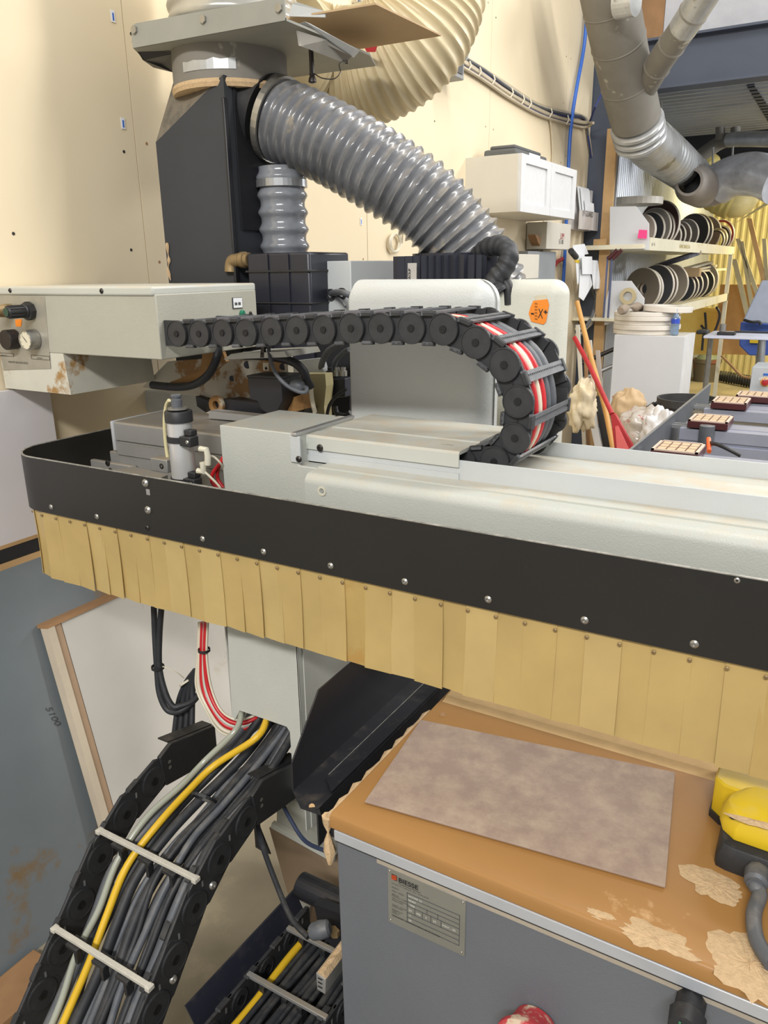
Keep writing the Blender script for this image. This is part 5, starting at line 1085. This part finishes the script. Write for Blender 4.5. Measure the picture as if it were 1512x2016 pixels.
def crumple(c, rx_, ry_, rz_, m, seed, n=48, k=28, ridg=.22):
    b = B(); rings = []
    for i in range(1, k):
        th = math.pi*i/k; ring = []
        for j in range(n):
            ph = 2*math.pi*j/n; d = V((math.sin(th)*math.cos(ph), math.sin(th)*math.sin(ph), math.cos(th)))
            f = 1+ridg*(1.2*noise.noise(d*2.2+V((seed,0,0)))+.5*noise.noise(d*5+V((0,seed,0))))
            ring.append(V(c)+V((d.x*rx_, d.y*ry_, d.z*rz_))*f)
        rings.append(ring)
    b.rings(rings); return b
BAGM = M('clear_bag',(206,198,188),.22,var=.15,vs=20,stain=(186,60,60),ss=14,st=.57,coat=.6,alpha=.85)
tag(soft(obj('plastic_bag', crumple(P(1270,850,y=4.5),.17,.14,.13,BAGM,3,ridg=.32), BAGM)), 'crumpled clear bag with red print behind the red scoop', 'bag')
tag(soft(obj('plastic_bag', crumple(P(1300,865,y=4.35),.11,.10,.16,BAGM,9,ridg=.32), M('white_bag',(222,222,224),.25,var=.1,vs=20,stain=(196,70,70),ss=16,st=.59,coat=.6))), 'whiter plastic bag with red print beside the bed rail', 'bag')
tag(soft(obj('brown_bag', crumple(P(1237,812,y=4.7),.11,.06,.13,BAGM,5,ridg=.25), M('kraft',(196,170,134),.8))), 'torn brown paper sack standing behind the clear bags', 'bag')
tag(soft(obj('foam_scrap', crumple(P(1148,800,y=4.1),.07,.07,.13,BAGM,6,ridg=.35), M('foam_pale',(214,200,170),.9))), 'ragged pale foam scrap next to the rear hood', 'scrap')
for i,(u0,v0,u1,v1,wd,m,lab) in enumerate(((1152,790,1175,900,14,MEL,'grey-white offcut board leaning below the foam scrap'),(1168,780,1192,905,12,BLKD,'dark edged offcut leaning beside the grey-white one'),(1178,790,1206,905,14,MELW,'pale offcut leaning nearest the red scoop'),(1205,780,1225,900,10,WOODD,'brown offcut behind the red scoop handle'),(1133,640,1142,800,7,MELW,'tall pale strip right of the rear hood'),(1148,655,1152,790,6,WOODD,'thin brown strip among the tall offcuts'),(1158,670,1166,790,6,MELW,'second tall pale strip among the offcuts'),(1172,690,1180,790,8,M('pinkish_grey',(170,160,152),.7),'short grey-pink strip among the offcuts'))):
    y = 4.75+.03*i; u1 = u0+(u1-u0)*(955-v0)/(v1-v0); v1 = 955; tag(obj('offcut', B().prism([P(u0,v0,y=y),P(u0+wd,v0,y=y),P(u1+wd,v1,y=y-.1),P(u1,v1,y=y-.1)],(0,.018,0)), m, bev=.001), lab, 'board')
for i,(v,lab) in enumerate(((732,'grey steel tube sticking out by the post'),(700,'darker steel tube behind the post'))):
    hose('steel_tube', [P(1140,v+18,y=5.78),P(1180,v,y=5.83),P(1212,v-14,y=5.88)], .016, ALU if i == 0 else DARKST, lab, 'tube', seg=8)
for i,u in enumerate((1203,1212)):
    t = thing('bar_clamp', ('left' if i==0 else 'right')+' clamp with a dark red grip hanging under the upper shelf', 'clamp', P(u,500,y=5.7)); a = P(u,504,y=5.7)
    obj('grip', B().cyl(a+V((-.02,0,-.02)),a+V((.04,0,.04)),.014,10), DKRED, t); obj('bar', B().box(a+V((-.03,0,-.42)),a+V((-.018,.01,0))), M('clamp_bar',(90,98,130),.4,.4), t)
# ================================================================ MACHINE BED WITH SUCTION PODS
t = thing('bed_fence', 'long dark side wall of the machine bed running away', 'machine rail', (-.63,3.6,.95))
obj('wall', B().prism([(-.64,2.2,.30),(-.64,4.56,.62),(-.64,4.62,.965),(-.64,2.2,.952)],(.008,0,0)), M('fence_grey',(96,100,106),.45,.2), t)
obj('top_edge', B().prism([(-.641,2.2,.952),(-.641,4.62,.965),(-.641,4.62,.968),(-.641,2.2,.955)],(.010,0,0)), ALU, t)
RAILB = M('rail_alu',(176,180,196),.35,.45,var=.08)
pods = []
quads = [[(1280,885),(1374,894),(1392,875),(1301,867)],[(1353,827),(1432,834),(1446,820),(1370,814)],[(1400,791),(1471,796),(1480,783),(1411,781)],[(1446,776),(1518,781),(1524,771),(1459,768)]]
for i, qd in enumerate(quads):
    z = .95 if i < 3 else .955; w4 = [P(u,v,z=z) for u,v in qd]; 
    xs = [p.x for p in w4]; ys_ = [p.y for p in w4]; x0_, x1_ = (xs[0]+xs[3])/2, (xs[1]+xs[2])/2; y0_, y1_ = (ys_[0]+ys_[1])/2, (ys_[2]+ys_[3])/2
    t = thing('pod_rail', 'aluminium cross rail of the machine bed, '+ORD[i]+' from the front', 'rail', (0,(y0_+y1_)/2,.8), 'cross rails of the machine bed')
    yc = (y0_+y1_)/2; hh = (y1_-y0_)*.46
    prof = [(yc-hh,.80),(yc-hh,.845),(yc-hh+.012,.847),(yc-hh+.012,.86),(yc-hh,.862),(yc-hh,.911),(yc-hh*.4,.913),(yc-hh*.4,.906),(yc-hh*.2,.906),(yc-hh*.2,.913),(yc+hh,.913),(yc+hh,.80)]
    b = B(); b.prism([(x0_-.03,y,zq) for y,zq in prof],(1.2,0,0)); obj('profile', b, RAILB, t)
    b = B(); b.box((x0_-.10,yc-hh*.7,.905),(x0_-.005,yc-hh*.5,.92)); b.box((x0_-.09,yc-hh*.2,.905),(x0_-.005,yc,.92)); obj('clamp_rods', b, ALU, t)
    t = thing('suction_pod', 'dark red suction pod with a gridded tan top, '+ORD[i]+' from the front', 'suction pod', ((x0_+x1_)/2,yc,.91), 'suction pods on the bed')
    b = B(); b.box((x0_,y0_,.918),(x1_,y1_,.948)); obj('body', b, DKRED, t, bev=.002)
    b = B(); nx, ny = 4, 3
    rim = [(x0_,y0_),(x1_,y0_),(x1_,y1_),(x0_,y1_)]
    b.box((x0_+.002,y0_+.002,.948),(x1_-.002,y0_+.012,.9535)); b.box((x0_+.002,y1_-.012,.948),(x1_-.002,y1_-.002,.9535)); b.box((x0_+.002,y0_+.002,.948),(x0_+.012,y1_-.002,.9535)); b.box((x1_-.012,y0_+.002,.948),(x1_-.002,y1_-.002,.9535)); obj('seal_rim', b, M('rim_pale',(206,186,168),.6), t)
    for gx in range(nx):
        for gy in range(ny):
            ax_ = x0_+.016+(x1_-x0_-.032)*gx/nx; bx_ = x0_+.016+(x1_-x0_-.032)*(gx+1)/nx; ay_ = y0_+.016+(y1_-y0_-.032)*gy/ny; by_ = y0_+.016+(y1_-y0_-.032)*(gy+1)/ny
            obj('pad', B().box((ax_+.003,ay_+.004,.948),(bx_-.003,by_-.004,.9525)), POD, t)
t = thing('bed_carriage', 'grey-brown carriage body between the cross rails', 'machine part', (-.3,4.0,.8))
q0 = P(1368,800,z=.9); obj('body', B().box((q0.x,q0.y-.12,.74),(.7,q0.y+.02,.895)), M('carriage_grey',(128,120,104),.6), t)
q = P(1392,845,z=.92); t = thing('air_valve', 'grey round valve with an orange lever and black hose on the bed', 'valve', q)
obj('valve_body', B().lathe(V((q.x,q.y,.86)),(0,0,1),[(0,.032),(.075,.032),(.078,.028),(.079,0)],20), RUBG, t)
obj('lever', B().cyl(P(1395,864,z=.93),P(1396,889,z=.90),.009,12), M('lever_orange',(236,104,48),.4), t)
obj('hose', B().tube(spline([P(1398,872,z=.92),P(1415,876,z=.93),P(1435,885,z=.92),P(1458,897,z=.90)],6),.008,10), BLK, t)
# ================================================================ FAR BAY
def fbox(name, u0,v0,u1,v1, y, d, m, label, cat, bev=.004):
    a = P(u0,v0,y=y); c = P(u1,v1,y=y); return tag(obj(name, B().box((a.x,y,min(a.z,c.z)),(c.x,y+d,max(a.z,c.z))), m, bev=bev), label, cat)
q = P(1388,700,y=9.8)
t = thing('grey_bucket', 'dark grey bucket on the far floor under the shelf', 'bucket', q)
a = P(1388,750,z=FZ); top = P(1388,706,y=a.y); rb = 20*a.y/.84/F
b = B(); b.lathe((a.x,a.y,FZ),(0,0,1),[(0,rb*.85),(top.z-FZ-.06,rb),(top.z-FZ-.05,rb*1.06),(top.z-FZ,rb*1.06),(top.z-FZ,rb*.96),(top.z-FZ-.1,rb*.92)],28,cap=False); obj('body', b, M('bucket_grey',(104,96,84),.5,stain=(130,80,60),ss=4,st=.6), t)
tag(obj('funnel', B().lathe((a.x,a.y,top.z),(0,0,1),[(0,rb*.8),(.12,rb*.5),(.25,.06),(.3,.05)],20), M('funnel',(130,140,120),.6)), 'greenish cone standing in the grey bucket', 'funnel')
hx = a.y-.6
hp = []
for k in range(120):
    s = k/119; c = P(1408+s*75,738+s*14,z=FZ+.09); hp.append(c+V((math.cos(k*.9)*.0,math.cos(k*.8)*.05,math.sin(k*.8)*.07)))
tag(obj('coiled_hose', B().tube(hp,.016,6), BLK), 'black coiled air hose lying on the far floor', 'hose')
fbox('brown_board', 1418,560,1500,700, 10.6, .02, M('brown_board',(196,150,92),.6), 'large brown board leaning in the far bay', 'board')
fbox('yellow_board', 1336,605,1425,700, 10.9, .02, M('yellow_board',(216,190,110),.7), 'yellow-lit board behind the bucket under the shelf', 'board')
for i,(u0,v0,u1,v1,wd) in enumerate(((1440,510,1452,560,10),(1448,470,1480,562,9),(1470,430,1500,560,10),(1456,475,1470,565,8),(1500,470,1506,560,8))):
    u1 = u0+(u1-u0)*(760-v0)/(v1-v0); v1 = 760; tag(obj('leaning_plank', B().prism([P(u0,v0,y=10.3),P(u0+wd,v0,y=10.3),P(u1+wd,v1,y=10.3),P(u1,v1,y=10.3)],(0,.05,0)), WOOD if i==2 else M('plank_grey',(180,172,140),.7)), ORD[i]+' plank from the left leaning in the far bay', 'plank', 'planks leaning in the far bay')
t = thing('wooden_stand', 'rough pale timber bracket frame high in the far bay', 'frame', P(1490,400,y=9.9))
for l in ([(1470,386),(1515,386),(1515,394),(1470,394)],[(1445,440),(1452,436),(1512,395),(1512,402)],[(1400,392),(1404,392),(1430,372),(1434,376)],[(1492,360),(1512,360),(1512,388),(1492,388)]):
    obj('timber', B().prism([P(u,v,y=9.9) for u,v in l],(0,.06,0)), M('pale_timber',(200,188,140),.7), t)
t = thing('drafting_table', 'blue machine with a tall light grey tilted panel at the right edge', 'machine', P(1490,640,y=7.4))
b = B(); b.prism([P(u,v,y=7.3) for u,v in ((1462,632),(1496,560),(1500,552),(1540,552),(1540,640))],(0,.03,0)); obj('panel', b, M('light_panel',(176,186,206),.4), t, bev=.01)
b = B(); b.prism([P(u,v,y=7.5) for u,v in ((1458,634),(1540,640),(1540,700),(1475,700),(1455,680))],(0,.3,0)); obj('blue_body', b, M('machine_blue',(66,96,180),.45), t, bev=.01)
obj('yellow_part', B().box(P(1478,662,y=7.48),P(1498,676,y=7.45)), YEL, t)
obj('arm', B().tube(spline([P(1465,630,y=7.28),P(1480,634,y=7.25),P(1495,634,y=7.25),P(1497,640,y=7.25)],5),.012,8), BLK, t)
t = thing('side_table', 'white topped table with a black case at the right edge', 'table', P(1440,660,y=6.4))
zt2 = P(1440,658,y=6.4).z
a = P(1375,652,z=zt2); c = P(1512,662,z=zt2)
b = B(); b.box((P(1385,660,y=6.2).x,6.2,zt2-.02),(.4,6.7,zt2)); obj('tabletop', b, M('table_white',(214,218,236),.4), t, bev=.004)
for u in (1400,1500): obj('leg', B().cyl((P(u,660,y=6.5).x,6.5,FZ),(P(u,660,y=6.5).x,6.5,zt2-.02),.02,12), STEEL, t)
obj('leg', B().cyl(P(1502,668,y=6.25),P(1498,735,y=6.25),.02,12), ALU, t)
tag(obj('black_case', B().box((P(1338,648,y=6.3).x+.12,6.3,zt2+.001),(P(1384,648,y=6.3).x+.03,6.45,zt2+.03)), BLK, bev=.008), 'flat black case at the left end of the white table', 'case')
tag(obj('tape_gun', B().box((P(1412,655,y=6.3).x,6.28,zt2+.001),(P(1448,655,y=6.3).x,6.36,zt2+.022)), BLK, bev=.006), 'flat black tool lying on the white table', 'tool')
tag(obj('small_jar', B().cyl((P(1421,645,y=6.4).x,6.45,zt2+.001),(P(1421,645,y=6.4).x,6.45,zt2+.07),.022,14), STEEL), 'small metal jar on the white table', 'jar')
tag(obj('long_ruler', B().box((P(1445,645,y=6.5).x,6.55,zt2+.001),(.35,6.60,zt2+.012)), NAVY), 'long dark ruler lying at the back of the white table', 'ruler')
t = thing('control_cabinet', 'grey control cabinet with a red emergency button at the right edge', 'control box', P(1500,745,y=5.6))
a = P(1481,722,y=5.6); b = B(); b.box((a.x,5.6,FZ),(a.x+.5,5.9,a.z)); obj('body', b, M('cabinet_grey',(178,184,190),.5), t, bev=.006)
q = P(1507,752,y=5.6); obj('button_ring', B().lathe(q,(0,-1,0),[(0,.030),(.006,.030),(.007,.02)],24), M('button_yellow',(220,160,60),.5), t); obj('stop_button', B().lathe(q-V((0,.006,0)),(0,-1,0),[(0,.016),(.02,.022),(.03,.018),(.032,0)],20), RED, t)
text('lettering','STOP',.022,P(1494,748,y=5.56),(1,0,0),(0,0,1),PAPER,t)
obj('blue_mark', B().box(P(1503,735,y=5.598),P(1518,740,y=5.597)), BLUEH, t)
for i,(l,lab) in enumerate((([(1382,690),(1385,660),(1390,650),(1388,615)],'dark cable hanging at the far yellow board'),([(1410,604),(1417,620),(1408,650),(1398,662),(1380,640)],'looped dark cable under the far end of the shelf'),([(1420,700),(1440,720),(1460,740),(1478,744)],'brown hose crossing the far floor'))):
    hose('cable', [P(u,v,y=9.9) for u,v in l], .014, BLK if i<2 else WOODD, lab, 'cable', seg=6, n=4)
